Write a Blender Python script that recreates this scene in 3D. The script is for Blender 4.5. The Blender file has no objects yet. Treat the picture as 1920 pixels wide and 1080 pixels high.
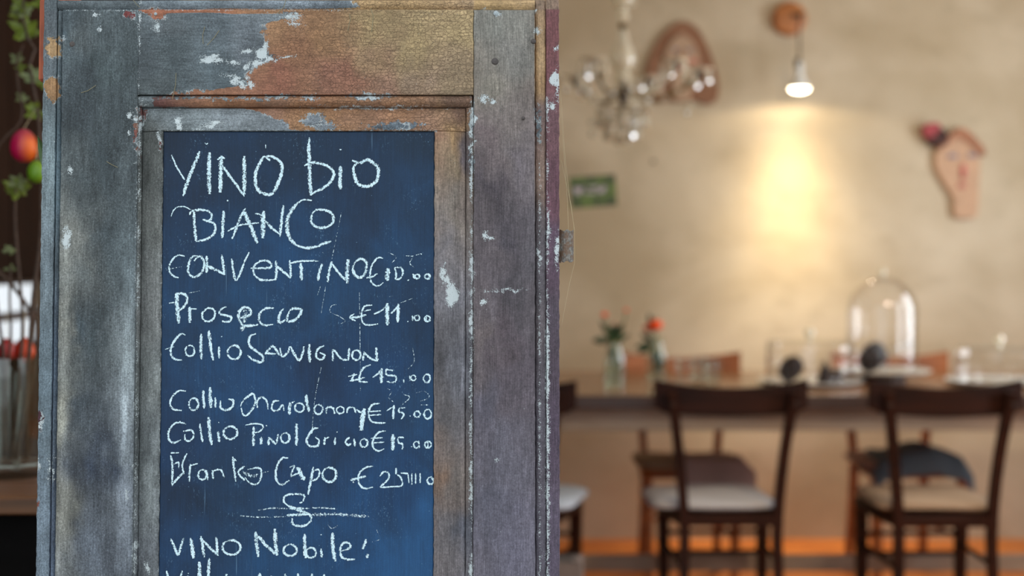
import bpy, math, random
import numpy as np
from mathutils import Vector, Matrix
PI = math.pi
S = bpy.context.scene
C = S.collection

# ---------------------------------------------------------------- camera, world, lights, exposure
F = 2667.0                                   # focal length in pixels of a 1920 wide picture
CAMH = 1.24
PITCH = math.atan(58 / F)
cd = bpy.data.cameras.new('camera'); cam = bpy.data.objects.new('camera', cd); C.objects.link(cam)
cd.sensor_width = 36; cd.lens = 36 * F / 1920
cam.location = (0, 0, CAMH); cam.rotation_euler = (PI / 2 - PITCH, 0, 0)
cd.dof.use_dof = True; cd.dof.focus_distance = 1.65; cd.dof.aperture_fstop = 2.75
cd.clip_start = 0.05
S.camera = cam
S.view_settings.view_transform = 'Standard'; S.view_settings.look = 'None'
S.view_settings.gamma = 1; S.view_settings.use_curve_mapping = False
S.view_settings.exposure = 0.0
w = bpy.data.worlds.new('sky'); S.world = w; w.use_nodes = True
bg = w.node_tree.nodes['Background']
bg.inputs[0].default_value = (0.85, 0.93, 1.0, 1); bg.inputs[1].default_value = 1.6
S.cycles.max_bounces = 10; S.cycles.transparent_max_bounces = 24

def light(name, kind, loc, rot, energy, color, **kw):
    l = bpy.data.lights.new(name, kind); l.energy = energy; l.color = color
    for k, v in kw.items(): setattr(l, k, v)
    o = bpy.data.objects.new(name, l); C.objects.link(o); o.location = loc; o.rotation_euler = rot
    return o
light('window_daylight', 'AREA', (2.93, 4.9, 1.55), (0, PI / 2, 0), 34, (0.86, 0.93, 1.0), shape='RECTANGLE', size=1.5, size_y=0.8)
light('window_daylight', 'AREA', (2.93, 3.3, 1.55), (0, PI / 2, 0), 26, (0.86, 0.93, 1.0), shape='RECTANGLE', size=1.5, size_y=0.8)
light('ceiling_lamp_light', 'AREA', (1.5, 2.5, 2.45), (math.radians(35), 0, 0), 27, (1.0, 0.84, 0.62), shape='RECTANGLE', size=0.45, size_y=0.2)

# ---------------------------------------------------------------- helpers
def lin(c): c = c / 255.0; return c / 12.92 if c <= 0.04045 else ((c + 0.055) / 1.055) ** 2.4
def srgb(r, g, b): return (lin(r), lin(g), lin(b), 1)

FW = Vector((0, math.cos(PITCH), -math.sin(PITCH))); UP = Vector((0, math.sin(PITCH), math.cos(PITCH)))
def ray(px, py): return FW + Vector(((px - 960) / F, 0, 0)) + UP * ((540 - py) / F)
def at(px, py, Y):                            # pixel -> point of the room at distance Y
    d = ray(px, py); return Vector((0, 0, CAMH)) + d * (Y / d.y)
def on(px, py, z):                            # pixel -> point of the horizontal plane at height z
    d = ray(px, py); return Vector((0, 0, CAMH)) + d * ((z - CAMH) / d.z)

class MB:
    def __init__(s): s.v = []; s.f = []
    def add(s, vs, fs):
        o = len(s.v); s.v += [tuple(x) for x in vs]; s.f += [tuple(o + i for i in f) for f in fs]; return s
    def box(s, x0, x1, y0, y1, z0, z1, b=0.0):
        if b <= 0:
            v = [(x, y, z) for z in (z0, z1) for y in (y0, y1) for x in (x0, x1)]
            return s.add(v, [(0, 2, 3, 1), (4, 5, 7, 6), (0, 1, 5, 4), (2, 6, 7, 3), (0, 4, 6, 2), (1, 3, 7, 5)])
        v = []; idx = {}
        for i, X in enumerate(((x0, 1), (x1, -1))):
            for j, Y in enumerate(((y0, 1), (y1, -1))):
                for k, Z in enumerate(((z0, 1), (z1, -1))):
                    for a in range(3):
                        p = [X[0] + X[1] * b, Y[0] + Y[1] * b, Z[0] + Z[1] * b]; p[a] = (X, Y, Z)[a][0]
                        idx[i, j, k, a] = len(v); v.append(p)
        g = lambda i, j, k, a: idx[i, j, k, a]
        f = []
        for i in (0, 1): q = [g(i, 0, 0, 0), g(i, 0, 1, 0), g(i, 1, 1, 0), g(i, 1, 0, 0)]; f.append(q if i == 0 else q[::-1])
        for j in (0, 1): q = [g(0, j, 0, 1), g(1, j, 0, 1), g(1, j, 1, 1), g(0, j, 1, 1)]; f.append(q if j == 0 else q[::-1])
        for k in (0, 1): q = [g(0, 0, k, 2), g(0, 1, k, 2), g(1, 1, k, 2), g(1, 0, k, 2)]; f.append(q if k == 0 else q[::-1])
        for j in (0, 1):
            for k in (0, 1): f.append([g(0, j, k, 1), g(1, j, k, 1), g(1, j, k, 2), g(0, j, k, 2)])
        for i in (0, 1):
            for k in (0, 1): f.append([g(i, 0, k, 0), g(i, 1, k, 0), g(i, 1, k, 2), g(i, 0, k, 2)])
        for i in (0, 1):
            for j in (0, 1): f.append([g(i, j, 0, 0), g(i, j, 1, 0), g(i, j, 1, 1), g(i, j, 0, 1)])
        for i in (0, 1):
            for j in (0, 1):
                for k in (0, 1): f.append([g(i, j, k, 0), g(i, j, k, 1), g(i, j, k, 2)])
        return s.add(v, f)
    def lathe(s, prof, c=(0, 0, 0), n=24, M=None):
        vs = []
        for r, z in prof:
            for i in range(n):
                a = 2 * PI * i / n; p = Vector((r * math.cos(a), r * math.sin(a), z))
                if M: p = M @ p
                vs.append((p.x + c[0], p.y + c[1], p.z + c[2]))
        fs = [(j * n + i, j * n + (i + 1) % n, (j + 1) * n + (i + 1) % n, (j + 1) * n + i) for j in range(len(prof) - 1) for i in range(n)]
        if prof[0][0] > 1e-6: fs.append(tuple(range(n))[::-1])
        if prof[-1][0] > 1e-6: fs.append(tuple((len(prof) - 1) * n + i for i in range(n)))
        return s.add(vs, fs)
    def tube(s, pts, r, n=8, ry=None, up=None):
        pts = [Vector(p) for p in pts]; m = len(pts); rr = r if isinstance(r, (list, tuple)) else [r] * m
        vs = []; prev = Vector(up) if up else Vector((0.3, 0.2, 1)).normalized()
        for i, p in enumerate(pts):
            t = (pts[min(i + 1, m - 1)] - pts[max(i - 1, 0)]).normalized()
            a = prev - t * prev.dot(t)
            if a.length < 1e-4: a = t.orthogonal()
            a.normalize(); b = t.cross(a)
            if not up: prev = a
            for k in range(n):
                q = 2 * PI * (k + .5) / n; sc = 1.0 if n > 4 else 1.414
                vs.append(p + a * math.cos(q) * rr[i] * sc + b * math.sin(q) * (ry or rr[i]) * sc)
        fs = [(j * n + i, j * n + (i + 1) % n, (j + 1) * n + (i + 1) % n, (j + 1) * n + i) for j in range(m - 1) for i in range(n)]
        fs += [tuple(range(n))[::-1], tuple((m - 1) * n + i for i in range(n))]
        return s.add(vs, fs)
    def prism(s, poly, y0, y1, b=0.0):        # poly in x,z extruded along y (y0 = front), small front bevel
        n = len(poly); cx = sum(p[0] for p in poly) / n; cz = sum(p[1] for p in poly) / n
        def ins(d): 
            out = []
            for x, z in poly:
                L = math.hypot(x - cx, z - cz) or 1; out.append((x - (x - cx) / L * d, z - (z - cz) / L * d))
            return out
        rings = [(ins(b), y0), (poly, y0 + b), (poly, y1)] if b else [(poly, y0), (poly, y1)]
        vs = [(x, y, z) for P, y in rings for x, z in P]
        fs = [(j * n + i, j * n + (i + 1) % n, (j + 1) * n + (i + 1) % n, (j + 1) * n + i) for j in range(len(rings) - 1) for i in range(n)]
        fs += [tuple(range(n))[::-1], tuple((len(rings) - 1) * n + i for i in range(n))]
        return s.add(vs, fs)
    def pad(s, w_, d_, t_, c=(0, 0, 0), e=0.28, n=28, m=10, wob=0.0, seed=0):      # soft rounded cushion
        rnd = random.Random(seed); ph = [rnd.uniform(0, 6) for _ in range(4)]
        vs = []
        sg = lambda a, p: math.copysign(abs(a) ** p, a)
        for j in range(m + 1):
            v = -PI / 2 + PI * j / m
            for i in range(n):
                u = 2 * PI * i / n; cv = sg(math.cos(v), 0.45)
                x = w_ / 2 * cv * sg(math.cos(u), e); y = d_ / 2 * cv * sg(math.sin(u), e)
                z = t_ / 2 * sg(math.sin(v), 0.9) + wob * math.sin(x * 17 + ph[0]) * math.cos(y * 15 + ph[1])
                vs.append((x + c[0], y + c[1], z + c[2]))
        fs = [(j * n + i, j * n + (i + 1) % n, (j + 1) * n + (i + 1) % n, (j + 1) * n + i) for j in range(m) for i in range(n)]
        return s.add(vs, fs)
    def build(s, name, m, parent=None, smooth=False, loc=None):
        me = bpy.data.meshes.new(name); me.from_pydata(s.v, [], s.f); me.update()
        import bmesh
        b = bmesh.new(); b.from_mesh(me); bmesh.ops.remove_doubles(b, verts=b.verts, dist=1e-6)
        bmesh.ops.recalc_face_normals(b, faces=b.faces); b.to_mesh(me); b.free()
        if smooth:
            me.polygons.foreach_set('use_smooth', [True] * len(me.polygons))
            if smooth != 'all': me.set_sharp_from_angle(angle=math.radians(40))
        o = bpy.data.objects.new(name, me); C.objects.link(o)
        if m: me.materials.append(m)
        if parent: o.parent = parent
        if loc is not None: o.location = loc
        return o

def tag(o, label=None, cat=None, group=None, kind=None):
    for k, v in (('label', label), ('category', cat), ('group', group), ('kind', kind)):
        if v: o[k] = v
    return o
def empty(name, loc=(0, 0, 0), rz=0, label=None, cat=None, group=None, kind=None):
    o = bpy.data.objects.new(name, None); C.objects.link(o); o.location = loc; o.rotation_euler = (0, 0, rz)
    o.empty_display_size = 0.05
    return tag(o, label, cat, group, kind)
def copy_tree(o, parent=None):
    c = o.copy(); C.objects.link(c); c.parent = parent
    for ch in list(o.children): copy_tree(ch, c)
    return c
def catmull(pts, step):
    pts = [np.array(p, float) for p in pts]
    if len(pts) == 2:
        n = max(2, int(np.linalg.norm(pts[1] - pts[0]) / step)); return [pts[0] + (pts[1] - pts[0]) * t / n for t in range(n + 1)]
    P = [2 * pts[0] - pts[1]] + pts + [2 * pts[-1] - pts[-2]]; out = []
    for i in range(1, len(P) - 2):
        n = max(1, int(np.linalg.norm(P[i + 1] - P[i]) / step))
        for k in range(n):
            t = k / n
            out.append(0.5 * (2 * P[i] + (P[i + 1] - P[i - 1]) * t + (2 * P[i - 1] - 5 * P[i] + 4 * P[i + 1] - P[i + 2]) * t * t + (3 * P[i] - P[i - 1] - 3 * P[i + 1] + P[i + 2]) * t ** 3))
    out.append(P[-2]); return out

# ---------------------------------------------------------------- node helpers
class NT:
    def __init__(s, name):
        s.m = bpy.data.materials.new(name); s.m.use_nodes = True; s.t = s.m.node_tree
        s.b = s.t.nodes['Principled BSDF']; s.out = s.t.nodes['Material Output']
        s.co = s.t.nodes.new('ShaderNodeTexCoord').outputs['Object']
    def n(s, kind, **kw):
        nd = s.t.nodes.new(kind)
        for k, v in kw.items(): setattr(nd, k, v)
        return nd
    def put(s, sock, v):
        if hasattr(v, 'links'): s.t.links.new(v, sock)
        else: sock.default_value = v
    def math(s, op, a, b=None, c=None, clamp=False):
        nd = s.n('ShaderNodeMath', operation=op, use_clamp=clamp); s.put(nd.inputs[0], a)
        if b is not None: s.put(nd.inputs[1], b)
        if c is not None: s.put(nd.inputs[2], c)
        return nd.outputs[0]
    def add(s, a, b): return s.math('ADD', a, b)
    def mul(s, a, b): return s.math('MULTIPLY', a, b)
    def step(s, x, lo, hi, a=0.0, b=1.0):
        nd = s.n('ShaderNodeMapRange', interpolation_type='SMOOTHSTEP'); s.put(nd.inputs[0], x)
        for i, v in zip((1, 2, 3, 4), (lo, hi, a, b)): nd.inputs[i].default_value = v
        return nd.outputs[0]
    def mix(s, f, a, b, mode='MIX'):
        nd = s.n('ShaderNodeMix', data_type='RGBA', blend_type=mode); s.put(nd.inputs[0], f); s.put(nd.inputs[6], a); s.put(nd.inputs[7], b)
        return nd.outputs[2]
    def scale(s, sc, src=None):
        nd = s.n('ShaderNodeMapping'); s.put(nd.inputs[0], src or s.co); nd.inputs['Scale'].default_value = sc
        return nd.outputs[0]
    def noise(s, sc=(1, 1, 1), detail=3, rough=0.55, src=None, dist=0.0):
        nd = s.n('ShaderNodeTexNoise'); s.put(nd.inputs['Vector'], s.scale(sc, src)); nd.inputs['Scale'].default_value = 1
        nd.inputs['Detail'].default_value = detail; nd.inputs['Roughness'].default_value = rough; nd.inputs['Distortion'].default_value = dist
        return nd.outputs['Fac']
    def attr(s, name, out='Fac'):
        return s.n('ShaderNodeAttribute', attribute_name=name).outputs[out]
    def sep(s, v=None):
        nd = s.n('ShaderNodeSeparateXYZ'); s.put(nd.inputs[0], v or s.co); return nd.outputs
    def bump(s, h, strength=0.5, dist=0.001):
        nd = s.n('ShaderNodeBump'); nd.inputs['Strength'].default_value = strength; nd.inputs['Distance'].default_value = dist
        s.put(nd.inputs['Height'], h); s.t.links.new(nd.outputs[0], s.b.inputs['Normal'])
    def set(s, col=None, rough=None, **kw):
        if col is not None: s.put(s.b.inputs['Base Color'], col)
        if rough is not None: s.put(s.b.inputs['Roughness'], rough)
        for k, v in kw.items(): s.put(s.b.inputs[k.replace('_', ' ')], v)
        return s.m

def plain(name, rgb, rough=0.5, var=0.15, sc=30, metal=0.0, bump=0.0, **kw):
    t = NT(name); a = srgb(*rgb); n = t.noise((sc, sc, sc), 3)
    lo = tuple(x * (1 - var) for x in a[:3]) + (1,); hi = tuple(min(1, x * (1 + var)) for x in a[:3]) + (1,)
    t.set(t.mix(t.step(n, .3, .7), lo, hi), rough, Metallic=metal, **kw)
    if bump: t.bump(n, bump, .003)
    return t.m
def wood(name, a, b, rough=0.4, sc=(3, 40, 40), **kw):
    t = NT(name); n = t.noise(sc, 4, .6, dist=.6); n2 = t.noise((4, 4, 4), 2)
    t.set(t.mix(t.step(t.add(t.mul(n, .7), t.mul(n2, .3)), .32, .68), srgb(*a), srgb(*b)), rough, **kw)
    t.bump(n, .25, .001); return t.m
def clear(name, tint=(1, 1, 1), rim=0.8, base=0.04, rough=0.0, milk=0.0):
    t = NT(name); nt = t.t
    tr = t.n('ShaderNodeBsdfTransparent'); tr.inputs[0].default_value = (*tint, 1)
    gl = t.n('ShaderNodeBsdfGlossy'); gl.inputs['Roughness'].default_value = rough
    fr = t.n('ShaderNodeLayerWeight'); fr.inputs[0].default_value = .5
    fac = t.math('ADD', t.mul(t.math('POWER', fr.outputs['Facing'], 4.0), rim), base, clamp=True)
    mx = t.n('ShaderNodeMixShader'); nt.links.new(fac, mx.inputs[0]); nt.links.new(tr.outputs[0], mx.inputs[1]); nt.links.new(gl.outputs[0], mx.inputs[2])
    res = mx.outputs[0]
    if milk:
        df = t.n('ShaderNodeBsdfDiffuse'); df.inputs[0].default_value = (.95, .92, .78, 1); m2 = t.n('ShaderNodeMixShader'); m2.inputs[0].default_value = milk
        nt.links.new(res, m2.inputs[1]); nt.links.new(df.outputs[0], m2.inputs[2]); res = m2.outputs[0]
    nt.links.new(res, t.out.inputs[0]); return t.m

# ---------------------------------------------------------------- materials
M_dark = wood('dark walnut', (26, 11, 7), (50, 24, 14), .5, Specular_IOR_Level=.15)
M_mid = wood('worn brown wood', (92, 56, 30), (140, 86, 46), .4)
M_far = wood('honey brown wood', (120, 62, 26), (180, 102, 44), .5)
M_top = wood('table top wood', (112, 74, 46), (150, 104, 66), .22)
M_edge = wood('table edge wood', (48, 36, 34), (70, 54, 50), .4)
M_apron = wood('grey weathered wood', (126, 112, 100), (160, 144, 128), .6)
M_floor = wood('orange floor boards', (172, 92, 38), (232, 144, 66), .5, sc=(3, 30, 30))
M_white = plain('white enamel', (225, 228, 225), .3, .03)
M_drop = clear('cut crystal drops', (.97, .94, .84), .5, .55, .02, .22)
M_brass = plain('aged brass', (105, 92, 62), .35, .15, metal=.7)
M_iron = plain('dark iron', (45, 34, 28), .4, .2, metal=.6)
M_steel = plain('steel', (190, 195, 198), .2, .05, metal=1.0)
M_plate = plain('pale glazed plate', (205, 205, 200), .15, .03)
M_glass = clear('thin clear glass', (1, 1, 1), .95, .05)
M_glassw = clear('green tinted glass', (.95, .98, .95), .85, .06)
M_crys = clear('cut crystal', (.97, .94, .82), .8, .30, .03, .38)
M_lump = plain('dark brown crust', (36, 24, 20), .8, .3, 60, bump=.6)
M_leaf = plain('dark green leaf', (30, 52, 20), .5, .3, 60)
M_leafy = plain('spring green leaf', (104, 120, 36), .5, .25, 80)
M_leafp = plain('pale green bud leaf', (112, 122, 80), .6, .2, 80)
M_orange = plain('orange petal', (235, 82, 12), .6, .15, 90)
M_stem = plain('green stem', (62, 92, 40), .5, .2)
M_twig = plain('grey brown bark', (74, 58, 48), .8, .3, 120, bump=.5)
M_pink = plain('pale cushion cloth', (176, 172, 172), .9, .06, 200, bump=.3)
M_blue = plain('bluish white cushion cloth', (172, 182, 196), .9, .06, 200, bump=.3)
M_beige = plain('beige cushion cloth', (160, 136, 112), .9, .08, 200, bump=.3)
M_taupe = plain('taupe cloth', (168, 142, 136), .95, .1, 200, bump=.4)
M_denim = plain('denim blue cloth', (92, 112, 128), .95, .15, 300, bump=.4)
M_paperbag = plain('grey paper', (118, 110, 106), .8, .06, 20, bump=.3)
M_dwall = wood('dark stained boards', (30, 18, 11), (46, 28, 18), .8, sc=(8, 2, 2), Specular_IOR_Level=.15)
M_ceil = plain('ceiling plaster', (215, 205, 185), .9, .04, 3)
M_stone = plain('outdoor paving', (120, 116, 108), .9, .15, 6, bump=.3)
M_thread = plain('pale thread', (205, 190, 150), .6, .05)
def plaster():
    t = NT('beige lime plaster')
    n = t.noise((1.3, 1.3, 1.6), 5, .55, dist=.4); n2 = t.noise((7, 7, 9), 5, .6); n3 = t.noise((60, 60, 60), 3)
    c = t.mix(t.step(n, .3, .7), srgb(176, 160, 132), srgb(205, 192, 168))
    c = t.mix(t.mul(t.step(n2, .52, .75), .35), c, srgb(160, 146, 120))
    t.set(c, .85); t.bump(t.add(t.mul(n2, 1.0), t.mul(n3, .15)), .35, .01); return t.m
M_plaster = plaster()

# ---------------------------------------------------------------- the room
XL, XR, YF, YB, ZC = -1.45, 3.0, 2.1, 6.24, 2.75
tag(MB().box(XL - .15, XR + .2, YB, YB + .2, -.12, ZC).build('wall_back', M_plaster), kind='structure')
tag(MB().box(XL - .15, XR + .2, YF, YB, ZC, ZC + .12).build('ceiling', M_ceil), kind='structure')
tag(MB().box(-6, 6, -4, YF, -.12, -.002).build('trim_1', M_stone), kind='structure')
fc = MB(); fc.box(-4.5, -1.1, YF - .25, YF, 0, 3.4); fc.box(1.05, 4.5, YF - .25, YF, 0, 3.4); fc.box(-1.1, 1.05, YF - .25, YF, 2.25, 3.4)
tag(fc.build('wall_front', M_plaster), kind='structure')
# wooden floor, each board its own piece
fl = MB().box(XL - .15, XR + .2, YF, YB, -.12, -.016).build('floor', M_edge); tag(fl, kind='structure')
rnd = random.Random(4); y = YF; meshes = {}
while y < YB - .01:
    y1 = min(y + .138, YB); x = XL - rnd.uniform(0, 1.2)
    while x < XR:
        x1 = x + rnd.choice((1.5, 1.9, 2.3)); a, b = max(x, XL), min(x1, XR)
        if b - a > .05: MB().box(a + .0012, b - .0012, y + .0012, y1 - .0012, -.016, rnd.uniform(-.001, 0), .0012).build('floor_board', M_floor, fl)
        x = x1
    y = y1
# right wall with two tall windows
wr = MB()
wr.box(XR, XR + .2, YF, 2.9, 0, ZC); wr.box(XR, XR + .2, 3.7, 4.5, 0, ZC); wr.box(XR, XR + .2, 5.3, YB, 0, ZC)
for a, b in ((2.9, 3.7), (4.5, 5.3)): wr.box(XR, XR + .2, a, b, 0, .8); wr.box(XR, XR + .2, a, b, 2.3, ZC)
tag(wr.build('wall_right', M_plaster), kind='structure')
for i, (a, b) in enumerate(((2.9, 3.7), (4.5, 5.3))):
    e = tag(empty('window_%d' % (i + 1), (XR + .1, (a + b) / 2, .8)), kind='structure'); h = (b - a) / 2
    m = MB(); m.box(-.03, .03, -h, h, 0, .05); m.box(-.03, .03, -h, h, 1.45, 1.5); m.box(-.03, .03, -h, -h + .05, 0, 1.5); m.box(-.03, .03, h - .05, h, 0, 1.5)
    m.box(-.02, .02, -.02, .02, .05, 1.45); m.build('window_frame', M_white, e)
    for s_ in (-1, 1): MB().box(-.003, .003, min(s_ * .02, s_ * (h - .05)), max(s_ * .02, s_ * (h - .05)), .05, 1.45).build('pane', M_glass, e)
# left wall of dark boards with a low ribbon window
WY0, WY1, WZ0, WZ1 = 3.55, 4.75, .965, 1.17
wl = MB().box(XL - .15, XL - .03, YF, WY0, -.12, ZC)
wl.box(XL - .15, XL - .03, WY1, YB, -.12, ZC); wl.box(XL - .15, XL - .03, WY0, WY1, -.12, WZ0); wl.box(XL - .15, XL - .03, WY0, WY1, WZ1, ZC)
wl = tag(wl.build('wall_left', M_dwall), kind='structure')
y = YF; 
while y < YB - .02:
    y1 = min(y + .145, YB)
    segs = [(0, ZC)]
    if y1 > WY0 + .01 and y < WY1 - .01: segs = [(0, WZ0 - .01), (WZ1 + .01, ZC)]
    for a, b in segs: MB().box(XL - .03, XL - rnd.uniform(.001, .004), y + .002, y1 - .002, a, b, .002).build('wall_board', M_dwall, wl)
    y = y1
e = tag(empty('window_3', (XL - .07, (WY0 + WY1) / 2, WZ0)), kind='structure'); h = (WY1 - WY0) / 2; H = WZ1 - WZ0
m = MB(); m.box(-.02, .03, -h, h, 0, .012); m.box(-.02, .03, -h, h, H - .012, H); m.box(-.02, .03, -h, -h + .015, 0, H); m.box(-.02, .03, h - .015, h, 0, H)
m.box(-.02, .03, -h, h, .085, .107); m.build('window_frame', M_edge, e)
MB().box(-.003, .003, -h, h, .012, .085).build('pane', M_glass, e); MB().box(-.003, .003, -h, h, .107, H - .012).build('pane', M_glass, e)

# ---------------------------------------------------------------- the old shutter with the chalkboard
D0 = 1.65; PX = D0 / F; LEAN = math.radians(3.75)
C0 = Vector((0, 0, CAMH)) + FW * D0
BV = Vector((0, math.sin(LEAN), math.cos(LEAN))); BN = Vector((0, -math.cos(LEAN), math.sin(LEAN)))
BASE = C0.z / BV.z; UC = (565 - 960) * PX
board = empty('chalkboard_shutter', C0 - BV * BASE + Vector((UC, 0, 0)), 0,
              'large old shutter with peeling grey and ochre paint holding a blue-black chalkboard wine list', 'menu board')
board.rotation_euler = (-LEAN, 0, 0)
def L(X, Y, h=0): return ((X - 960) * PX - UC, -h, (540 - Y) * PX + BASE)     # shutter pixel -> local
def hit(px, py, h=0):                                                        # picture pixel -> local
    d = ray(px, py); c = C0 + BN * h; t = (c - Vector((0, 0, CAMH))).dot(BN) / d.dot(BN)
    p = Vector((0, 0, CAMH)) + d * t - c
    return (p.x - UC, -h, p.dot(BV) + BASE)
BOT = 540 + BASE / PX
rs = np.random.RandomState(7)
LAT = rs.rand(64, 64)
def vn(x, y):                                                                 # value noise 0..1
    xi = np.floor(x).astype(int); yi = np.floor(y).astype(int); fx = x - xi; fy = y - yi
    fx = fx * fx * (3 - 2 * fx); fy = fy * fy * (3 - 2 * fy)
    g = lambda a, b: LAT[a % 64, b % 64]
    return (g(xi, yi) * (1 - fx) + g(xi + 1, yi) * fx) * (1 - fy) + (g(xi, yi + 1) * (1 - fx) + g(xi + 1, yi + 1) * fx) * fy
GREY = [(98, 60, 88, 98, 105), (118, 60, 78, 95, 105), (92, 300, 112, 130, 138), (88, 500, 108, 124, 134), (86, 750, 100, 118, 130), (84, 1000, 98, 114, 128), (112, 300, 88, 108, 120), (108, 700, 78, 94, 112), (106, 1000, 78, 92, 112),
        (150, 60, 84, 94, 98), (200, 130, 66, 78, 82), (160, 180, 64, 74, 80), (200, 300, 66, 78, 84), (150, 330, 78, 88, 92), (215, 450, 72, 84, 90), (135, 450, 118, 124, 122), (132, 600, 108, 112, 108), (160, 600, 60, 72, 80), (200, 620, 66, 78, 84), (175, 760, 62, 72, 80),
        (128, 780, 118, 122, 116), (200, 860, 52, 62, 78), (165, 880, 66, 74, 84), (125, 950, 112, 116, 112), (180, 1010, 88, 98, 110), (225, 1040, 72, 80, 90), (240, 640, 110, 122, 128), (245, 780, 118, 130, 138), (252, 480, 80, 92, 98), (235, 950, 98, 108, 118),
        (280, 300, 80, 86, 86), (285, 420, 92, 98, 98), (280, 560, 104, 110, 112), (275, 720, 98, 106, 108), (285, 830, 84, 92, 96), (290, 900, 112, 122, 126), (270, 1040, 100, 108, 116),
        (300, 40, 92, 102, 108), (280, 90, 72, 82, 88), (330, 110, 78, 90, 96), (400, 60, 88, 100, 108), (420, 150, 88, 102, 110), (500, 35, 118, 130, 138), (480, 80, 92, 102, 110), (300, 160, 78, 88, 92), (350, 8, 108, 122, 132), (550, 6, 120, 134, 146),
        (350, 220, 108, 120, 126), (450, 225, 122, 134, 142), (580, 225, 124, 136, 146), (745, 236, 96, 110, 122), (200, 1500, 80, 90, 98)]
WOOD = [(98, 95, 176, 136, 82), (98, 165, 160, 116, 66), (77, 785, 78, 40, 50), (76, 950, 130, 66, 50), (242, 28, 128, 52, 48), (262, 225, 112, 68, 62), (300, 22, 160, 92, 56), (420, 22, 158, 96, 58),
        (520, 60, 168, 120, 74), (560, 100, 158, 106, 66), (520, 150, 158, 96, 66), (600, 60, 166, 118, 70), (640, 140, 150, 96, 68), (700, 60, 168, 138, 86), (720, 150, 156, 112, 84), (780, 70, 176, 146, 92), (800, 140, 152, 122, 92), (870, 60, 180, 150, 96), (870, 150, 158, 130, 92),
        (750, 8, 186, 146, 88), (900, 8, 190, 150, 88), (450, 190, 160, 104, 62), (600, 190, 166, 110, 70), (750, 190, 162, 112, 70), (860, 190, 132, 96, 72),
        (500, 215, 158, 112, 82), (600, 222, 166, 118, 66), (700, 215, 160, 112, 76), (800, 225, 150, 108, 78), (845, 230, 168, 128, 76), (845, 300, 138, 116, 86), (845, 400, 132, 118, 104), (835, 470, 120, 112, 112), (845, 560, 118, 114, 118), (840, 650, 86, 82, 84), (850, 760, 100, 94, 94), (845, 880, 116, 104, 96), (865, 700, 124, 122, 128), (840, 1000, 112, 104, 104), (822, 900, 128, 98, 76),
        (882, 300, 82, 72, 74), (882, 700, 78, 76, 82), (882, 1000, 88, 88, 96),
        (930, 40, 132, 128, 116), (960, 100, 128, 122, 112), (920, 160, 134, 124, 108), (960, 220, 130, 116, 108), (920, 260, 118, 100, 98), (980, 320, 112, 100, 102), (925, 360, 78, 68, 72), (945, 440, 80, 72, 78), (980, 480, 96, 88, 92), (920, 470, 100, 88, 90), (925, 560, 112, 100, 104), (960, 540, 84, 76, 80), (940, 640, 88, 74, 78), (960, 700, 92, 80, 86), (920, 760, 92, 86, 96), (950, 850, 104, 98, 108), (930, 940, 98, 94, 106), (970, 1030, 104, 98, 112), (900, 640, 106, 92, 90),
        (1011, 100, 180, 142, 92), (1011, 170, 170, 130, 80), (1011, 230, 126, 100, 92), (1010, 500, 92, 84, 88), (1012, 800, 92, 84, 92), (1011, 1020, 96, 88, 98),
        (1036, 60, 126, 72, 72), (1036, 150, 118, 68, 70), (1036, 250, 118, 78, 82), (1036, 340, 106, 66, 76), (1038, 460, 92, 68, 84), (1038, 600, 84, 70, 80), (1038, 800, 90, 72, 88), (1038, 1000, 92, 78, 94), (900, 1600, 98, 90, 98)]
SLATE = [(330, 270, 22, 38, 58), (560, 280, 26, 44, 66), (780, 270, 30, 46, 66), (400, 340, 26, 46, 70), (680, 400, 26, 44, 68), (780, 360, 32, 56, 84), (380, 380, 24, 42, 66), (420, 450, 28, 60, 92), (560, 500, 30, 64, 98), (740, 480, 30, 58, 88), (400, 560, 30, 58, 88), (620, 560, 30, 62, 94), (450, 610, 34, 70, 104), (790, 620, 26, 52, 80), (420, 690, 34, 68, 104), (600, 700, 26, 52, 84), (740, 700, 28, 58, 92), (480, 740, 30, 64, 100), (640, 800, 28, 58, 92), (330, 830, 26, 50, 80), (780, 760, 34, 64, 96), (420, 900, 28, 50, 76), (330, 930, 24, 42, 66), (560, 900, 30, 60, 96), (740, 900, 30, 62, 98), (450, 960, 34, 60, 90), (640, 1000, 34, 70, 108), (780, 1010, 48, 86, 128), (340, 1040, 32, 58, 90), (560, 1060, 34, 70, 106), (560, 1700, 32, 60, 92)]
def zone(X, Y, cuts): return np.digitize(X, cuts) * 10 + (Y > 179) * (np.abs(X - 573) < 314) - 3 * (Y < 17)
def idw(S_, X, Y, ay=0.45, p=3.2, cuts=None):
    X0_, Y0_ = X, Y; X = X + (vn(X / 38 + 3, Y / 55) - .5) * 46 + (vn(X / 12, Y / 16 + 8) - .5) * 16; Y = Y + (vn(X / 45 + 13, Y / 45 + 9) - .5) * 60
    A = np.array(S_, float); col = np.array([[lin(c) for c in a[2:]] for a in S_])
    num = np.zeros((X.size, 3)); den = np.zeros(X.size)
    for a, c in zip(A, col):
        d = np.hypot((X - a[0]), (Y - a[1]) * np.where(Y0_ < 245, .9, ay)) + 9
        if cuts: d = d + 160 * (zone(X0_, Y0_, cuts) != zone(a[0], a[1], cuts))
        w_ = d ** -p; num += w_[:, None] * c; den += w_
    return num / den[:, None]
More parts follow.
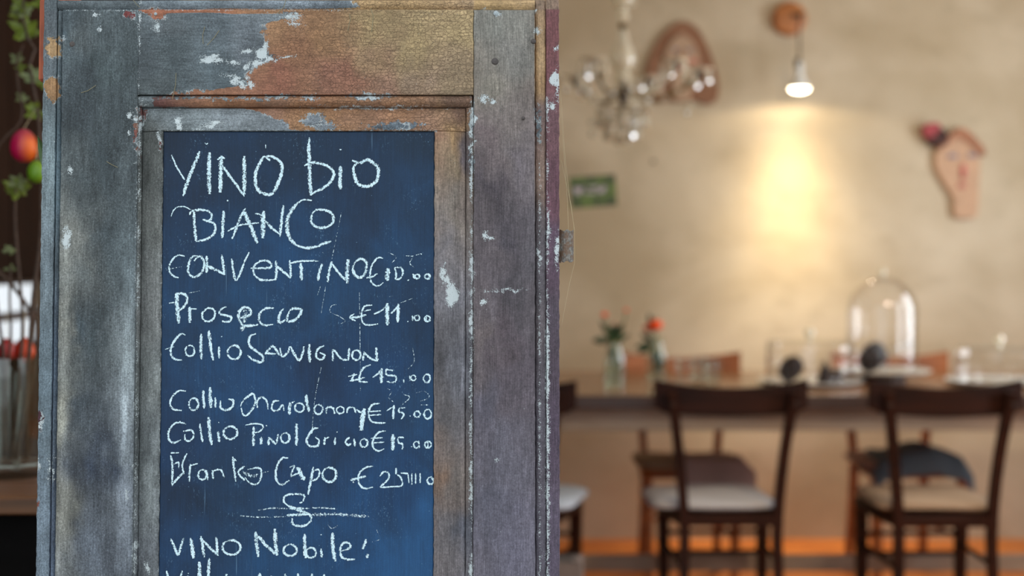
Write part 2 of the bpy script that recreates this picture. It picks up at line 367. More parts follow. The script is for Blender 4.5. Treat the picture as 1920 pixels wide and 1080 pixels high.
def paint_cols(X, Y):
    g = idw(GREY, X, Y, cuts=[104, 116.5, 259]) * np.array([1.02, .93, .86]); w_ = idw(WOOD, X, Y, cuts=[116, 259, 888, 1003, 1023.5])
    lum = w_.mean(1, keepdims=True); w_ = (w_ * .80 + lum * .20) * np.array([.92, .93, .95])
    st = np.zeros(X.shape)
    for cx, wd, y0, y1, a in ((128, 9, 380, 1500, .75), (248, 10, 420, 1500, .7), (236, 5, 650, 1500, .4), (200, 26, 560, 1000, -.25), (165, 16, 820, 980, -.2), (270, 6, 250, 600, -.15), (292, 8, 560, 1100, .35), (300, 4, 380, 1100, .3), (92, 5, 200, 1500, .15)):
        win = np.clip((Y - y0) / 90, 0, 1) * np.clip((y1 - Y) / 90, 0, 1)
        st += a * np.exp(-((X + (vn(X * 0, Y / 70 + cx) - .5) * 8 - cx) / wd) ** 2) * win * (.5 + .9 * vn(X / 4, Y / 40 + cx))
    g = g * (1 + st)[:, None]
    s2 = np.zeros(X.shape)
    for cx, wd, y0, y1, a in ((868, 4, 220, 1500, .8), (845, 10, 440, 620, .3), (838, 14, 600, 760, -.3), (925, 20, 330, 430, -.25), (950, 30, 420, 620, -.15), (900, 6, 560, 1100, .2), (990, 8, 300, 1100, .15), (1036, 5, 300, 1100, -.1)):
        win = np.clip((Y - y0) / 60, 0, 1) * np.clip((y1 - Y) / 60, 0, 1)
        s2 += a * np.exp(-((X - cx) / wd) ** 2) * win * (.4 + 1.0 * vn(X / 4, Y / 40 + cx))
    return g, w_ * (1 + s2)[:, None]
BX = [(-40, 660), (13, 668), (16, 262), (23, 268), (27, 548), (32, 540), (38, 522), (45, 495), (60, 492), (75, 500), (95, 505), (112, 516), (122, 482), (140, 463), (160, 470), (168, 400), (176, 375), (181, 285), (199, 292), (202, 468), (215, 500), (228, 535), (244, 548), (252, 600), (3000, 600)]
ADDG = [(522, 182, 22, 3), (577, 183, 14, 4), (690, 181, 30, 4), (745, 237, 46, 8), (588, 224, 22, 14), (608, 236, 20, 8), (520, 30, 30, 6), (360, 183, 60, 3), (470, 186, 50, 2.5), (885, 225, 5, 32), (884, 300, 4, 26), (1010, 235, 4, 24)]
SUBG = [(98, 92, 14, 17), (98, 74, 13, 4), (99, 166, 16, 20), (77, 786, 8, 15), (76, 950, 6, 9), (242, 28, 9, 6), (266, 212, 6, 13), (257, 250, 3, 26), (292, 24, 16, 9), (310, 195, 16, 5), (345, 178, 22, 4), (372, 176, 12, 7), (75, 868, 3, 9), (302, 270, 3, 10)]
WHT = [(398, 106, 10, 5), (390, 112, 14, 7), (408, 116, 14, 4), (437, 118, 9, 4), (470, 95, 14, 4), (492, 100, 11, 11), (501, 86, 6, 9), (480, 117, 15, 7), (508, 112, 8, 5), (460, 126, 6, 6), (430, 143, 9, 4), (442, 152, 10, 5), (455, 158, 8, 4), (470, 160, 7, 7), (463, 148, 5, 6), (333, 226, 8, 6), (336, 238, 6, 9), (396, 236, 14, 3), (408, 231, 12, 4), (374, 244, 8, 2), (186, 53, 4, 3), (182, 28, 7, 3), (291, 45, 4, 12), (538, 108, 14, 3), (545, 32, 18, 5), (552, 45, 12, 4),
       (522, 184, 14, 2), (698, 181, 20, 4), (585, 184, 10, 2), (700, 200, 60, 1.5), (905, 187, 7, 5), (921, 194, 6, 4), (1008, 55, 6, 8), (1008, 18, 4, 4), (1040, 150, 7, 12), (1044, 88, 4, 5), (1036, 196, 5, 7), (1046, 160, 3, 22), (883, 205, 4, 12), (886, 225, 5, 12), (884, 250, 4, 14), (883, 275, 3, 8), (848, 556, 11, 20), (840, 530, 6, 12), (834, 515, 5, 16), (910, 444, 4, 9), (918, 450, 4, 3), (940, 545, 22, 1.5), (908, 566, 6, 5), (884, 500, 4, 22), (930, 858, 4, 3), (1027, 420, 3, 24), (1045, 470, 5, 24), (1012, 480, 3, 14),
       (100, 262, 1, 1), (104, 308, 2, 2), (132, 322, 3, 6), (80, 868, 2, 10), (100, 875, 2, 14), (108, 880, 2, 16), (128, 448, 7, 18), (84, 795, 3, 10), (300, 262, 3, 12), (245, 215, 4, 6), (255, 222, 6, 4), (262, 240, 3, 8), (240, 250, 4, 5), (262, 1020, 3, 8), (285, 1060, 3, 8), (248, 925, 2, 8), (905, 15, 3, 2), (930, 25, 5, 4)]
def ell(P, X, Y):
    f = np.full(X.shape, -60.0)
    for cx, cy, rx, ry in P:
        q = np.hypot((X - cx) / rx, (Y - cy) / ry); f = np.maximum(f, (1 - q) * min(rx, ry) * (1.0 if min(rx, ry) > 3 else 1.3))
    return f
def fields(X, Y):
    wx = X + (vn(X / 14, Y / 14) - .5) * 9 + (vn(X / 5 + 9, Y / 5) - .5) * 4; wy = Y + (vn(X / 14 + 31, Y / 14 + 7) - .5) * 7 + (vn(X / 5, Y / 5 + 19) - .5) * 4
    b = np.array(BX, float); fG = (np.interp(Y, b[:, 0], b[:, 1]) - wx) * .6
    fG = np.clip(fG, -30, 30); fG = np.maximum(fG, ell(ADDG, wx, wy)); fG = np.minimum(fG, -ell(SUBG, wx, wy))
    fW = ell(WHT, wx, wy)
    n1 = vn(X / 9 + 3, Y / 26); n2 = vn(X / 9 + 40, Y / 40 + 5)
    fW = np.maximum(fW, np.where(Y > 190, 3.2 - np.abs(X - 884) - n1 * 5 + 1.2 * (Y > 260) * (vn(X * 0, Y / 60) > .5), -60))
    fW = np.maximum(fW, np.where(Y > 180, 2.6 - np.abs(X - 1026) * 1.1 - n2 * 4 + 1.6 * (Y > 600), -60))
    fW = np.maximum(fW, np.where(Y > 300, 1.2 - np.abs(X - 1011) - n1 * 3, -60))
    fW = np.maximum(fW, np.where((X < 320), 1.6 - np.abs(X - 261) - n2 * 4, -60))
    fW = np.maximum(fW, np.where((Y > 240), 1.3 - np.abs(X - 308) - n1 * 3, -60))
    fW = np.maximum(fW, np.where((X > 300) & (X < 820) & (Y > 200), 2.0 - np.abs(Y - 247) - n1 * 3, -60))
    fW = np.maximum(fW, np.where((X > 120) & (X < 665) & (Y < 60), 1.0 - np.abs(Y - 17) - vn(X / 30, Y) * 2.4, -60))
    return fG, fW

def axis(a, b, fine, lo, hi, coarse=70):
    p = [a, min(a + 1.2, b)]; x = a + 1.2
    while x < b - 1.3:
        st = fine if lo - fine < x < hi else coarse
        if x + st > b - 1.2: break
        x += st
        p.append(x)
    p += [b - 1.2, b]
    return sorted(set(round(q, 3) for q in p))
def piece(name, X0, X1, Y0, Y1, hf, m, label=None, back=-.032, round_=.0009, step=3.2, src='paint', mitre=None):
    xs = axis(X0, X1, step, -100, 3000); ys = axis(Y0, Y1, step, -40, 1095)
    nx, ny = len(xs), len(ys); X, Y = np.meshgrid(xs, ys); X = X.ravel(); Y = Y.ravel(); XX = X.copy(); 
    if mitre is not None: X = mitre(X, Y)
    h = hf(X, Y) if callable(hf) else np.full(X.shape, float(hf))
    h = h + (vn(X / 22, Y / 60) - .5) * .0007
    edge = (XX <= X0) | (XX >= X1) | (Y <= Y0) | (Y >= Y1); h = h - edge * round_
    jit = (vn(X / 6 + 5, Y / 9) - .5) * 1.6
    Xj = X + jit * ((XX <= X0) | (XX >= X1))
    v = [L(a, b, c) for a, b, c in zip(Xj, Y, h)]
    ring = [i for i in range(nx)] + [j * nx + nx - 1 for j in range(1, ny)] + [(ny - 1) * nx + i for i in range(nx - 2, -1, -1)] + [j * nx for j in range(ny - 2, 0, -1)]
    f = [(j * nx + i, j * nx + i + 1, (j + 1) * nx + i + 1, (j + 1) * nx + i) for j in range(ny - 1) for i in range(nx - 1)]
    o0 = len(v); v += [L(Xj[i], Y[i], back) for i in ring]; n = len(ring)
    f += [(ring[k], ring[(k + 1) % n], o0 + (k + 1) % n, o0 + k)[::-1] for k in range(n)]
    f.append(tuple(o0 + k for k in range(n))[::-1])
    f = [q[::-1] for q in f]
    me = bpy.data.meshes.new(name); me.from_pydata(v, [], f); me.update()
    me.polygons.foreach_set('use_smooth', [True] * len(me.polygons)); me.set_sharp_from_angle(angle=math.radians(35))
    Xa = np.concatenate([X, X[ring]]); Ya = np.concatenate([Y, Y[ring]])
    def setf(nm, val): a = me.attributes.new(nm, 'FLOAT', 'POINT'); a.data.foreach_set('value', val.astype(np.float32))
    def setc(nm, c): a = me.attributes.new(nm, 'FLOAT_COLOR', 'POINT'); a.data.foreach_set('color', np.concatenate([c, np.ones((len(c), 1))], 1).astype(np.float32).ravel())
    if src == 'paint':
        fG, fW = fields(Xa, Ya); setf('grey_field', fG); setf('white_field', fW); pc = paint_cols(Xa, Ya); setc('grey_paint', pc[0]); setc('bare_wood', pc[1])
        setf('crackle', np.clip((Xa - 480) / 60, 0, 1) * (Ya < 245) * (Xa < 886) * 1.0)
    else: setc('slate_tone', idw(SLATE, Xa, Ya, .8) * np.array([.44, .78, .84]))
    me.materials.append(m); o = bpy.data.objects.new(name, me); C.objects.link(o); o.parent = board
    if label: o['label'] = label
    return o

def paint_mat(name, vertical=True):
    t = NT(name); k = 1 / PX
    v = t.scale((k, k, k))                                        # shutter pixels
    n1 = t.noise((.13, .13, .13), 4, .6, v); n2 = t.noise((.45, .45, .45), 4, .7, v); n3 = t.noise((.8, .8, .8), 2, .6, v)
    gs = (.6, .6, .025) if vertical else (.025, .6, .6)
    gr = t.noise(gs, 4, .65, v); big = t.noise((.018, .018, .006), 4, .6, v)
    sm = lambda x, a: t.mul(t.add(x, -.5), a)
    fG = t.add(t.attr('grey_field'), t.add(sm(n1, 24), sm(n2, 14)))
    g = t.step(fG, -.5, .5)
    cG = t.attr('grey_paint', 'Color'); cW = t.attr('bare_wood', 'Color')
    # grey paint: soft blotches, vertical streaks, fine grit
    def modulate(c, terms):
        f = 1.0
        for x, a in terms: f = t.mul(t.add(sm(x, a), 1.0), f)
        nd = t.n('ShaderNodeVectorMath', operation='SCALE'); t.put(nd.inputs[0], c); t.put(nd.inputs['Scale'], f); return nd.outputs[0]
    mid = t.noise((.05, .05, .018) if vertical else (.018, .05, .05), 4, .7, v)
    gt = t.noise((.30, .30, .26), 4, .8, v)
    cG = modulate(cG, [(big, 1.5), (mid, 1.6), (gr, 1.4), (gt, 2.6), (n3, 1.0)])
    cW = modulate(cW, [(big, 1.0), (mid, 1.0), (gr, 1.7), (n1, .9), (gt, 1.8)])
    cG = t.mix(t.mul(t.step(gt, .60, .74), .45), cG, srgb(150, 164, 170))
    # ochre crackle
    vo = t.n('ShaderNodeTexVoronoi', feature='DISTANCE_TO_EDGE'); nz = t.n('ShaderNodeTexNoise'); t.put(nz.inputs['Vector'], v); nz.inputs['Scale'].default_value = .09
    ad = t.n('ShaderNodeVectorMath', operation='MULTIPLY_ADD'); t.put(ad.inputs[0], nz.outputs['Color']); ad.inputs[1].default_value = (9, 9, 9); t.put(ad.inputs[2], v)
    t.put(vo.inputs['Vector'], t.scale((1, 1, 1.25), ad.outputs[0])); vo.inputs['Scale'].default_value = .115
    cr = t.mul(t.step(vo.outputs['Distance'], .02, .10, 1, 0), t.mul(t.attr('crackle'), t.step(t.add(n1, t.mul(big, .6)), .62, .85)))
    cW = t.mix(t.mul(cr, .42), cW, srgb(66, 46, 34))
    cW = t.mix(t.mul(t.step(n2, .63, .74), t.mul(t.attr('crackle'), .55)), cW, srgb(84, 56, 40))
    col = t.mix(g, cW, cG)
    ab = t.math('ABSOLUTE', t.add(fG, -1.0))
    rim = t.mul(t.step(ab, .3, 1.7, 1, 0), t.step(t.noise((.05, .05, .05), 2, .5, v), .42, .56))
    fW = t.add(t.attr('white_field'), t.add(sm(n1, 14), sm(n2, 22)))
    wt = t.step(fW, -.4, .9)
    spk = t.step(t.noise((.33, .33, .3), 2, .5, v), .765, .80)
    spk = t.mul(spk, t.step(big, .4, .6))
    dust = t.mul(t.step(n3, .60, .78), t.step(t.noise((.03, .03, .012), 3, .6, v), .45, .75, 0, .5))
    wall = t.math('MAXIMUM', t.math('MAXIMUM', wt, t.mul(rim, .8)), t.math('MAXIMUM', spk, dust))
    col = t.mix(t.mul(wall, .92), col, srgb(200, 208, 208))
    dk = t.step(t.noise((.28, .28, .2), 3, .75, v), .34, .24)
    col = t.mix(t.mul(dk, .7), col, srgb(30, 30, 34))
    t.set(col, .72, Specular_IOR_Level=.3)
    hgt = t.add(t.add(t.mul(g, 1.1), t.mul(wt, -.5)), t.add(t.mul(gr, .55), t.add(t.mul(n2, .55), t.mul(cr, -.8))))
    t.bump(hgt, .8, .0007); return t.m
M_pv = paint_mat('peeling shutter paint, upright grain'); M_ph = paint_mat('peeling shutter paint, level grain', False)
def slate_mat():
    t = NT('blue-black chalkboard paint'); k = 1 / PX; v = t.scale((k, k, k)); sm = lambda x, a: t.mul(t.add(x, -.5), a)
    st = t.noise((.5, .5, .012), 4, .65, v); big = t.noise((.012, .012, .009), 4, .6, v, .8); n2 = t.noise((.5, .5, .5), 3, .7, v)
    nd = t.n('ShaderNodeVectorMath', operation='SCALE'); t.put(nd.inputs[0], t.attr('slate_tone', 'Color'))
    t.put(nd.inputs['Scale'], t.mul(t.add(sm(st, .9), 1), t.mul(t.add(sm(big, 1.3), 1), t.add(sm(n2, .7), 1))))
    col = nd.outputs[0]
    dust = t.mul(t.step(t.noise((.45, .45, .22), 2, .6, v), .6, .76), t.step(t.noise((.014, .014, .012), 3, .6, v), .5, .72, .03, .5))
    lines = t.mul(t.step(t.noise((.35, .35, .006), 2, .5, v), .70, .76), t.step(t.noise((.02, .02, .01), 2, .5, v), .5, .65, 0, .4))
    spk = t.step(t.noise((.3, .3, .3), 1, .5, v), .80, .83)
    col = t.mix(t.math('MAXIMUM', t.math('MAXIMUM', dust, lines), t.mul(spk, .7)), col, srgb(120, 160, 190))
    t.set(col, .62, Specular_IOR_Level=.35); t.bump(t.add(t.mul(st, .6), t.mul(n2, .4)), .3, .0004); return t.m
M_slate = slate_mat()

R4 = lambda X, a, b: np.clip((X - a) / (b - a), 0, 1)
# stiles, rail, edge lips
piece('edge_lip', 79, 104, -4, BOT, .008, M_pv)
piece('edge_bead', 104.8, 116, 18, BOT, lambda X, Y: .006 + .0035 * np.sin(R4(X, 105, 115) * PI), M_pv)
piece('left_stile', 116.8, 259.0, 18, BOT, .0120, M_pv, round_=.0004)
piece('right_stile', 888.4, 1003, 18.5, BOT, .0125, M_pv)
piece('top_rail', 259.2, 887.6, 17.6, 178.5, .0122, M_ph, round_=.0006)
piece('edge_bead', 104.8, 1002.6, -2, 16.8, lambda X, Y: .0065 + .003 * np.sin(R4(Y, -4, 16) * PI), M_ph, 'top moulding, grey at the left and yellow ochre at the right')
piece('edge_bead', 1003.8, 1023, -2, BOT, lambda X, Y: .0065 + .0025 * np.sin(R4(X, 1003, 1022) * PI), M_pv, 'right inner moulding with ochre and white chips')
piece('edge_lip', 1023.8, 1048.5, -3, BOT, .0085, M_pv, 'reddish purple outer edge strip')
piece('bottom_rail', 259, 887.5, 2140, BOT, .0122, M_ph)
# moulding around the panel, mitred
piece('panel_moulding', 240, 886, 179.3, 200, lambda X, Y: .0045 + .006 * np.sin(R4(Y, 178, 201) * PI * .8 + .5), M_ph)
piece('panel_moulding', 873.8, 887.6, 200.8, 2138, lambda X, Y: .003 + .006 * R4(X, 872, 888), M_pv)
piece('panel_moulding', 259.2, 264.4, 200.8, 2138, lambda X, Y: .009 - .006 * R4(X, 258, 264), M_pv)
piece('panel_moulding', 264, 874, 2120, 2138, .008, M_ph)
# raised panel: four bevelled margins round the slate
HB = .0095
piece('panel_margin', 265, 306.2, 246.6, 2118, lambda X, Y: .001 + .0085 * R4(X, 262, 296), M_pv)
piece('panel_margin', 814.8, 873.2, 246.6, 2118, lambda X, Y: .0095 - .0085 * R4(X, 832, 873) ** 1.5, M_pv)
piece('panel_margin', 265, 873.2, 200.6, 246, lambda X, Y: np.minimum(.001 + .0085 * R4(Y, 198, 232), .001 + .0085 * np.minimum(R4(X, 262, 296), R4(-X, -875, -835))), M_ph)
piece('panel_margin', 265, 873, 1962, 2118, .009, M_ph)
piece('chalkboard_panel', 306.5, 814.5, 247, 1960, .0075, M_slate, 'blue-black painted writing surface', src='slate', step=8)
# backing slab and batten
MB().box(*(L(84, 0)[0], L(1046, 0)[0]), .030, .036, 0.002, L(0, 2)[2]).build('back_board', M_dwall, board)
a = L(38, 0)[0]; MB().box(a, a + .05, .05, .085, L(0, 134)[2], L(0, -30)[2] , .003).build('back_batten', plain('rust brown wood', (150, 74, 44), .7, .2), board)
MB().box(a + .02, a + .05, .034, .052, L(0, 134)[2], L(0, -2)[2]).build('batten_block', M_dwall, board)
M_nail = plain('rusty nail head', (70, 62, 58), .6, .3, 900)
M_nailw = plain('paint-covered nail head', (160, 168, 170), .6, .2, 900)
for x, y, r, mm, hh in ((291, 26, 3.2, M_nailw, .0122), (135, 83, 6, M_nail, .0116), (928, 116, 7, M_nail, .0126), (1000, 78, 5, M_nail, .0128), (930, 25, 5, M_nailw, .0126), (981, 223, 3.5, M_nail, .0126), (185, 54, 3, M_nailw, .0116)):
    p = L(x, y, hh); r *= PX; Mx = Matrix.Rotation(PI / 2, 4, 'X')
    MB().lathe([(0, .0012), (r * .5, .0011), (r * .85, .0007), (r, 0), (r, -.002)], p, 14, Mx).build('nail_head', mm, board, True)
# hinge tab on the right edge
hp = MB(); x0, _, z0 = L(1047, 490); x1, _, z1 = L(1076, 431)
vs = []; 
for i in range(9):
    u = i / 8; xx = x0 + (x1 - x0) * u; dy = -.004 * math.sin(u * PI) 
    for zz in (z0, z1):
        for d in (0, .0035): vs.append((xx, .006 + dy + d, zz + (.0012 * math.sin(i * 1.7))))
fs = []
for i in range(8):
    a, b = i * 4, i * 4 + 4
    fs += [(a, b, b + 2, a + 2), (a + 1, a + 3, b + 3, b + 1), (a, a + 1, b + 1, b), (a + 2, b + 2, b + 3, a + 3)]
fs += [(0, 2, 3, 1), (32, 33, 35, 34)]
t = NT('weathered hinge metal'); n = t.noise((500, 500, 300), 4, .6); n2 = t.noise((150, 150, 150), 3)
t.set(t.mix(t.step(n2, .4, .6), t.mix(t.step(n, .35, .65), srgb(92, 84, 78), srgb(140, 136, 128)), srgb(112, 88, 70)), .55, Metallic=.2); t.bump(n, .8, .0008)
M_hinge = t.m
hpo = hp.add(vs, fs).build('hinge_plate', M_hinge, board)
MB().tube([(L(1049, 0)[0], .010, z0 - .001), (L(1049, 0)[0], .010, z1 + .001)], .0028, 12).build('hinge_pin', M_hinge, hpo, True)

# ---------------------------------------------------------------- chalk writing: strokes traced letter by letter
def chalk_mat():
    t = NT('white chalk'); k = 1 / PX; v = t.scale((k, k, k)); nt = t.t
    n = t.noise((.42, .42, .34), 3, .8, v); n2 = t.noise((.10, .10, .10), 2, .6, v)
    ac = t.attr('across'); ac2 = t.mul(ac, ac); pr = t.attr('press')
    th = t.add(t.add(t.mul(ac2, .19), .375), t.add(t.mul(t.add(n2, -.5), -.25), t.mul(t.add(pr, -1.0), -.2)))
    al = t.step(t.math('SUBTRACT', n, th), -.02, .06)
    t.set(t.mix(t.step(n, .4, .7), srgb(196, 224, 232), srgb(228, 246, 250)), .9, Alpha=al, Specular_IOR_Level=.1)
    return t.m
M_chalk = chalk_mat()
rc = random.Random(11)
def o_(cx, cy, rx, ry, w_, t0=-1.9, turns=1.06):
    pts = [(cx + rx * math.cos(t0 - 2 * PI * turns * i / 12), cy + ry * math.sin(t0 - 2 * PI * turns * i / 12)) for i in range(13)]
    return (w_, pts)
def writing(label, ox, oy, strokes, name='chalk_writing'):
    v = []; f = []; ac = []; pr = []
    for si, st in enumerate(strokes):
        if isinstance(st, str):
            w_, rest = st.split(':'); pts = [tuple(map(float, q.split(','))) for q in rest.split()]; w_ = float(w_)
        else: w_, pts = st
        press = 1.0
        if w_ < 0: w_ = -w_; press = .4
        wp = w_ / 3.5556 * 1.12
        pts = [(ox + x / 3.5556, oy + y / 3.5556) for x, y in pts]
        if len(pts) == 1: pts = [pts[0], (pts[0][0] + .8, pts[0][1] + wp * .7)]
        P = catmull(pts, 1.6); m = len(P); h = .0079 + si * .000006
        base = len(v)
        for i, p in enumerate(P):
            t_ = P[min(i + 1, m - 1)] - P[max(i - 1, 0)]; t_ = t_ / (np.linalg.norm(t_) + 1e-9); nrm = np.array((-t_[1], t_[0]))
            u = i / max(1, m - 1); tp = min(1, .55 + 3 * u, .55 + 3 * (1 - u)); hw = wp / 2 * tp * (1 + rc.uniform(-.1, .1))
            for s_ in (-1.25, 0, 1.25):
                q = p + nrm * hw * s_; v.append(hit(q[0], q[1], h)); ac.append(abs(s_) ); pr.append(press)
        for i in range(m - 1):
            a = base + i * 3; f += [(a, a + 1, a + 4, a + 3), (a + 1, a + 2, a + 5, a + 4)]
    me = bpy.data.meshes.new(name); me.from_pydata(v, [], f); me.update()
    for nm, val in (('across', ac), ('press', pr)):
        a = me.attributes.new(nm, 'FLOAT', 'POINT'); a.data.foreach_set('value', val)
    me.materials.append(M_chalk); o = bpy.data.objects.new(name, me); C.objects.link(o); o.parent = board; o['label'] = label
    return o
writing('chalk line reading VINO bio', 290, 240, [
    '12:112,180 150,265 200,345', '22:300,155 272,225 230,330 205,400 192,455', '26:365,162 362,300 368,440', '26:445,185 440,310 437,430', '12:418,212 445,195 468,205',
    '17:452,250 500,320 560,400 600,455', '24:597,187 597,300 597,445', '21:770,217 732,192 697,240 672,310 675,380 702,425 750,442 792,425 830,350 850,280 842,232 810,205 770,187 740,192',
    '12:1031,62 1030,100', '24:1030,95 1028,150 1032,250 1035,350 1042,450', '19:998,252 1040,232 1100,235 1160,260 1193,300 1180,350 1130,395 1045,440', '24:1240,252 1236,330 1238,408',
    '21:1317,215 1370,232 1420,212 1473,245 1493,290 1480,350 1435,385 1390,388 1350,365 1332,320 1324,270 1345,235', '8:335,98 345,108 355,100', '9:1232,142 1245,145', '6:740,110 740,135'])
writing('chalk line reading BIANCO', 290, 240, [
    '8:110,590 122,555 150,528 200,525 240,545', '18:263,545 266,640 275,752', '16:232,580 247,555 300,545 345,550 375,570 380,600 355,620 320,610', '16:325,612 385,630 405,662 395,705 360,735 310,750 275,755',
    '20:460,552 456,640 450,735', '15:605,535 570,600 540,680 515,740', '24:592,545 610,590 642,660 685,768', '12:485,690 560,650 620,640 695,632',
    '28:725,552 722,640 722,735', '12:670,570 700,575 735,592', '16:738,620 780,665 835,710', '18:858,515 848,600 835,725',
    '11:1048,482 990,480 945,505', '23:950,502 905,560 885,620 885,685 905,740 950,785', '18:945,782 1010,800 1080,790 1130,770 1178,755', '17:1072,545 1120,545 1170,560 1193,600 1178,642 1130,665 1080,660 1047,630 1047,580 1072,550', '12:483,480 490,488', '6:1118,828 1122,834', '-5:1245,560 1230,640 1205,760 1180,880'])
writing('chalk line reading CONVENTINO with price 10.00', 290, 240, [
    '12:200,855 160,848 125,870 97,920 102,962 130,990 160,997', '-6:70,950 120,935 180,925', '16:290,852 250,860 227,910 224,960 250,990 287,985 320,950 330,890 300,855 262,885',
    '18:345,852 348,900 346,965', '18:352,920 400,942 458,972', '18:447,845 455,900 465,980', '16:513,870 522,950 540,1018', '14:630,828 600,890 570,970 545,1018',
    '14:640,935 700,935 770,930 775,905 745,885 700,890 662,925 662,970 692,1005 740,1015 812,1010', '16:808,885 812,950 806,1018', '16:815,920 860,960 908,1000', '16:900,880 905,940 907,1000',
    '12:908,900 970,888 1040,885 1090,888', '22:975,900 978,960 980,1015', '18:1118,905 1097,960 1090,1018', '17:1182,890 1162,960 1153,1028', '15:1182,905 1230,970 1280,1020', '24:1290,875 1284,950 1283,1035',
    '18:1332,900 1370,872 1408,890 1412,930 1395,980 1365,995 1335,980 1320,935 1332,903', '12:1525,870 1490,865 1457,900 1437,960 1442,1020 1470,1050 1500,1050 1525,1030', '14:1412,1000 1450,990 1485,970',
    '28:1555,935 1552,980 1555,1018', '13:1600,930 1610,970 1605,1010', '12:1603,930 1640,932 1655,960 1640,1000 1607,1012', '14:1688,1012 1692,1018', o_(1750, 990, 16, 15, 13), o_(1818, 990, 17, 17, 14), '12:1722,972 1732,1005', '-7:1560,830 1610,860 1580,900', '-8:1670,850 1720,860 1700,900 1730,930', '-6:1700,860 1775,838', '8:1775,838 1780,845'])
writing('chalk line reading Prosecco with price 11.00', 290, 520, [
    '26:147,102 150,180 160,308', '17:135,115 180,107 213,127 213,167 190,200 167,220', '7:95,172 130,167', '22:233,197 235,250 233,303', '10:235,207 280,212', '-5:225,105 300,90',
    '14:332,215 360,205 395,217 403,240 390,278 355,293 325,280 317,240 340,217', '15:477,195 447,210 432,238 470,253 510,265 503,290 470,298 450,290',
    '18:565,270 600,267 640,242 630,207 592,200 562,235 567,290 600,322 660,320 690,315', '-40:590,190 605,240 590,300 580,360', '14:795,205 742,207 702,240 697,290 730,318 790,315', '16:860,207 832,250 827,298 850,297 872,282',
    '18:897,225 882,288 920,290 958,262 978,217 930,207 897,222', '12:1450,185 1402,192 1382,230 1382,290 1420,318 1490,310', '14:1300,270 1350,265 1410,250', '10:1330,242 1300,268 1340,290', '10:1395,225 1440,215',
    '24:1550,172 1550,240 1552,320', '12:1462,245 1510,222 1545,192', '20:1625,177 1622,240 1620,300', '12:1575,240 1600,217 1620,192', '9:1685,293 1690,297', o_(1748, 270, 17, 17, 12), '10:1718,255 1720,290', o_(1818, 275, 19, 19, 12), '10:1810,250 1812,300', '-6:1220,180 1180,190 1170,230 1230,260 1270,290 1240,310', '-5:1560,130 1590,125', '-5:1640,170 1720,140', '-6:1105,60 1085,120', '-5:1140,60 1110,240'])
writing('chalk line reading Collio Sauvignon', 290, 520, [
    '14:205,385 180,377 150,400 117,450 107,500 130,543 182,553', '6:70,480 130,462', o_(235, 490, 30, 36, 13), '19:310,375 308,460 312,548', '21:360,355 372,450 390,555', '16:430,462 430,500 430,540', '10:445,393 448,398',
    o_(530, 500, 44, 46, 14), '16:675,375 640,390 627,425 642,465 690,500 723,530 718,558 700,567 650,545 620,520', '17:735,512 762,480 790,460 832,520', '12:745,507 810,510', '14:835,470 850,528 888,500 900,460', '16:905,460 930,510 965,552 990,490 995,460',
    '22:1032,445 1030,510 1035,568', '14:1130,455 1087,480 1077,530 1110,548 1133,520 1100,502', '15:1187,558 1190,477', '14:1192,480 1240,538 1290,552', '14:1290,555 1297,472', o_(1345, 518, 28, 33, 13), '15:1387,555 1397,495', '14:1397,500 1440,540 1480,558', '18:1482,560 1478,467'])
writing('chalk price reading 13.00', 290, 520, [
    '13:1440,582 1397,602 1372,640 1367,690 1420,700', '10:1290,660 1350,648', '13:1300,690 1360,680 1400,668', '10:1330,640 1310,690', '20:1515,607 1512,650 1510,705', '11:1452,667 1490,642 1513,612', '13:1542,612 1547,650 1600,657 1610,680 1592,700 1547,695', '11:1542,612 1592,622', '9:1660,680 1662,702',
    o_(1725, 670, 17, 18, 10), '9:1700,655 1702,690', o_(1815, 674, 22, 28, 12), '-5:1720,470 1730,560 1690,610', '-5:1110,600 1070,800 1050,1000', '-5:1365,100 1370,500 1372,760'])
writing('chalk line reading Collio Chardonay with price 15.00', 290, 520, [
    '13:208,758 160,757 122,790 102,840 122,878 180,888', o_(260, 845, 31, 40, 13), '18:325,752 325,810 330,875', '24:370,732 372,800 375,870', '14:405,800 405,868', '15:440,822 440,870 480,885 520,860 523,820 490,812',
    '14:572,860 592,820 650,777 668,800 668,850 620,915 590,915 577,870', '13:685,870 685,820 720,800 748,830 755,880', '13:830,822 792,830 782,880 820,888 853,852 862,890', '20:905,832 897,880 900,915', '10:907,840 932,827', o_(965, 868, 30, 30, 13), '20:1010,782 1015,840 1030,895',
    o_(1092, 880, 28, 32, 13), '14:1145,910 1147,870 1187,870 1200,910', o_(1238, 885, 24, 24, 11), '13:1280,905 1292,870 1328,870 1340,905', '12:1345,880 1375,900 1400,880', '30:1400,875 1385,940 1377,1022',
    '13:1500,840 1452,850 1427,890 1437,950 1480,970 1540,970', '10:1430,895 1510,890', '9:1430,920 1510,915', '15:1595,852 1592,900 1590,945', '9:1547,890 1590,862', '12:1630,872 1627,895 1655,905 1660,922 1642,945', '9:1628,872 1670,870', '8:1700,922 1704,928',
    o_(1750, 912, 20, 20, 12), o_(1820, 912, 24, 31, 12), '-7:1550,740 1580,760 1560,800 1590,830', '-8:1660,780 1700,800 1650,850', '-9:1740,770 1800,760 1830,800 1760,830', '-8:1770,850 1840,850'])
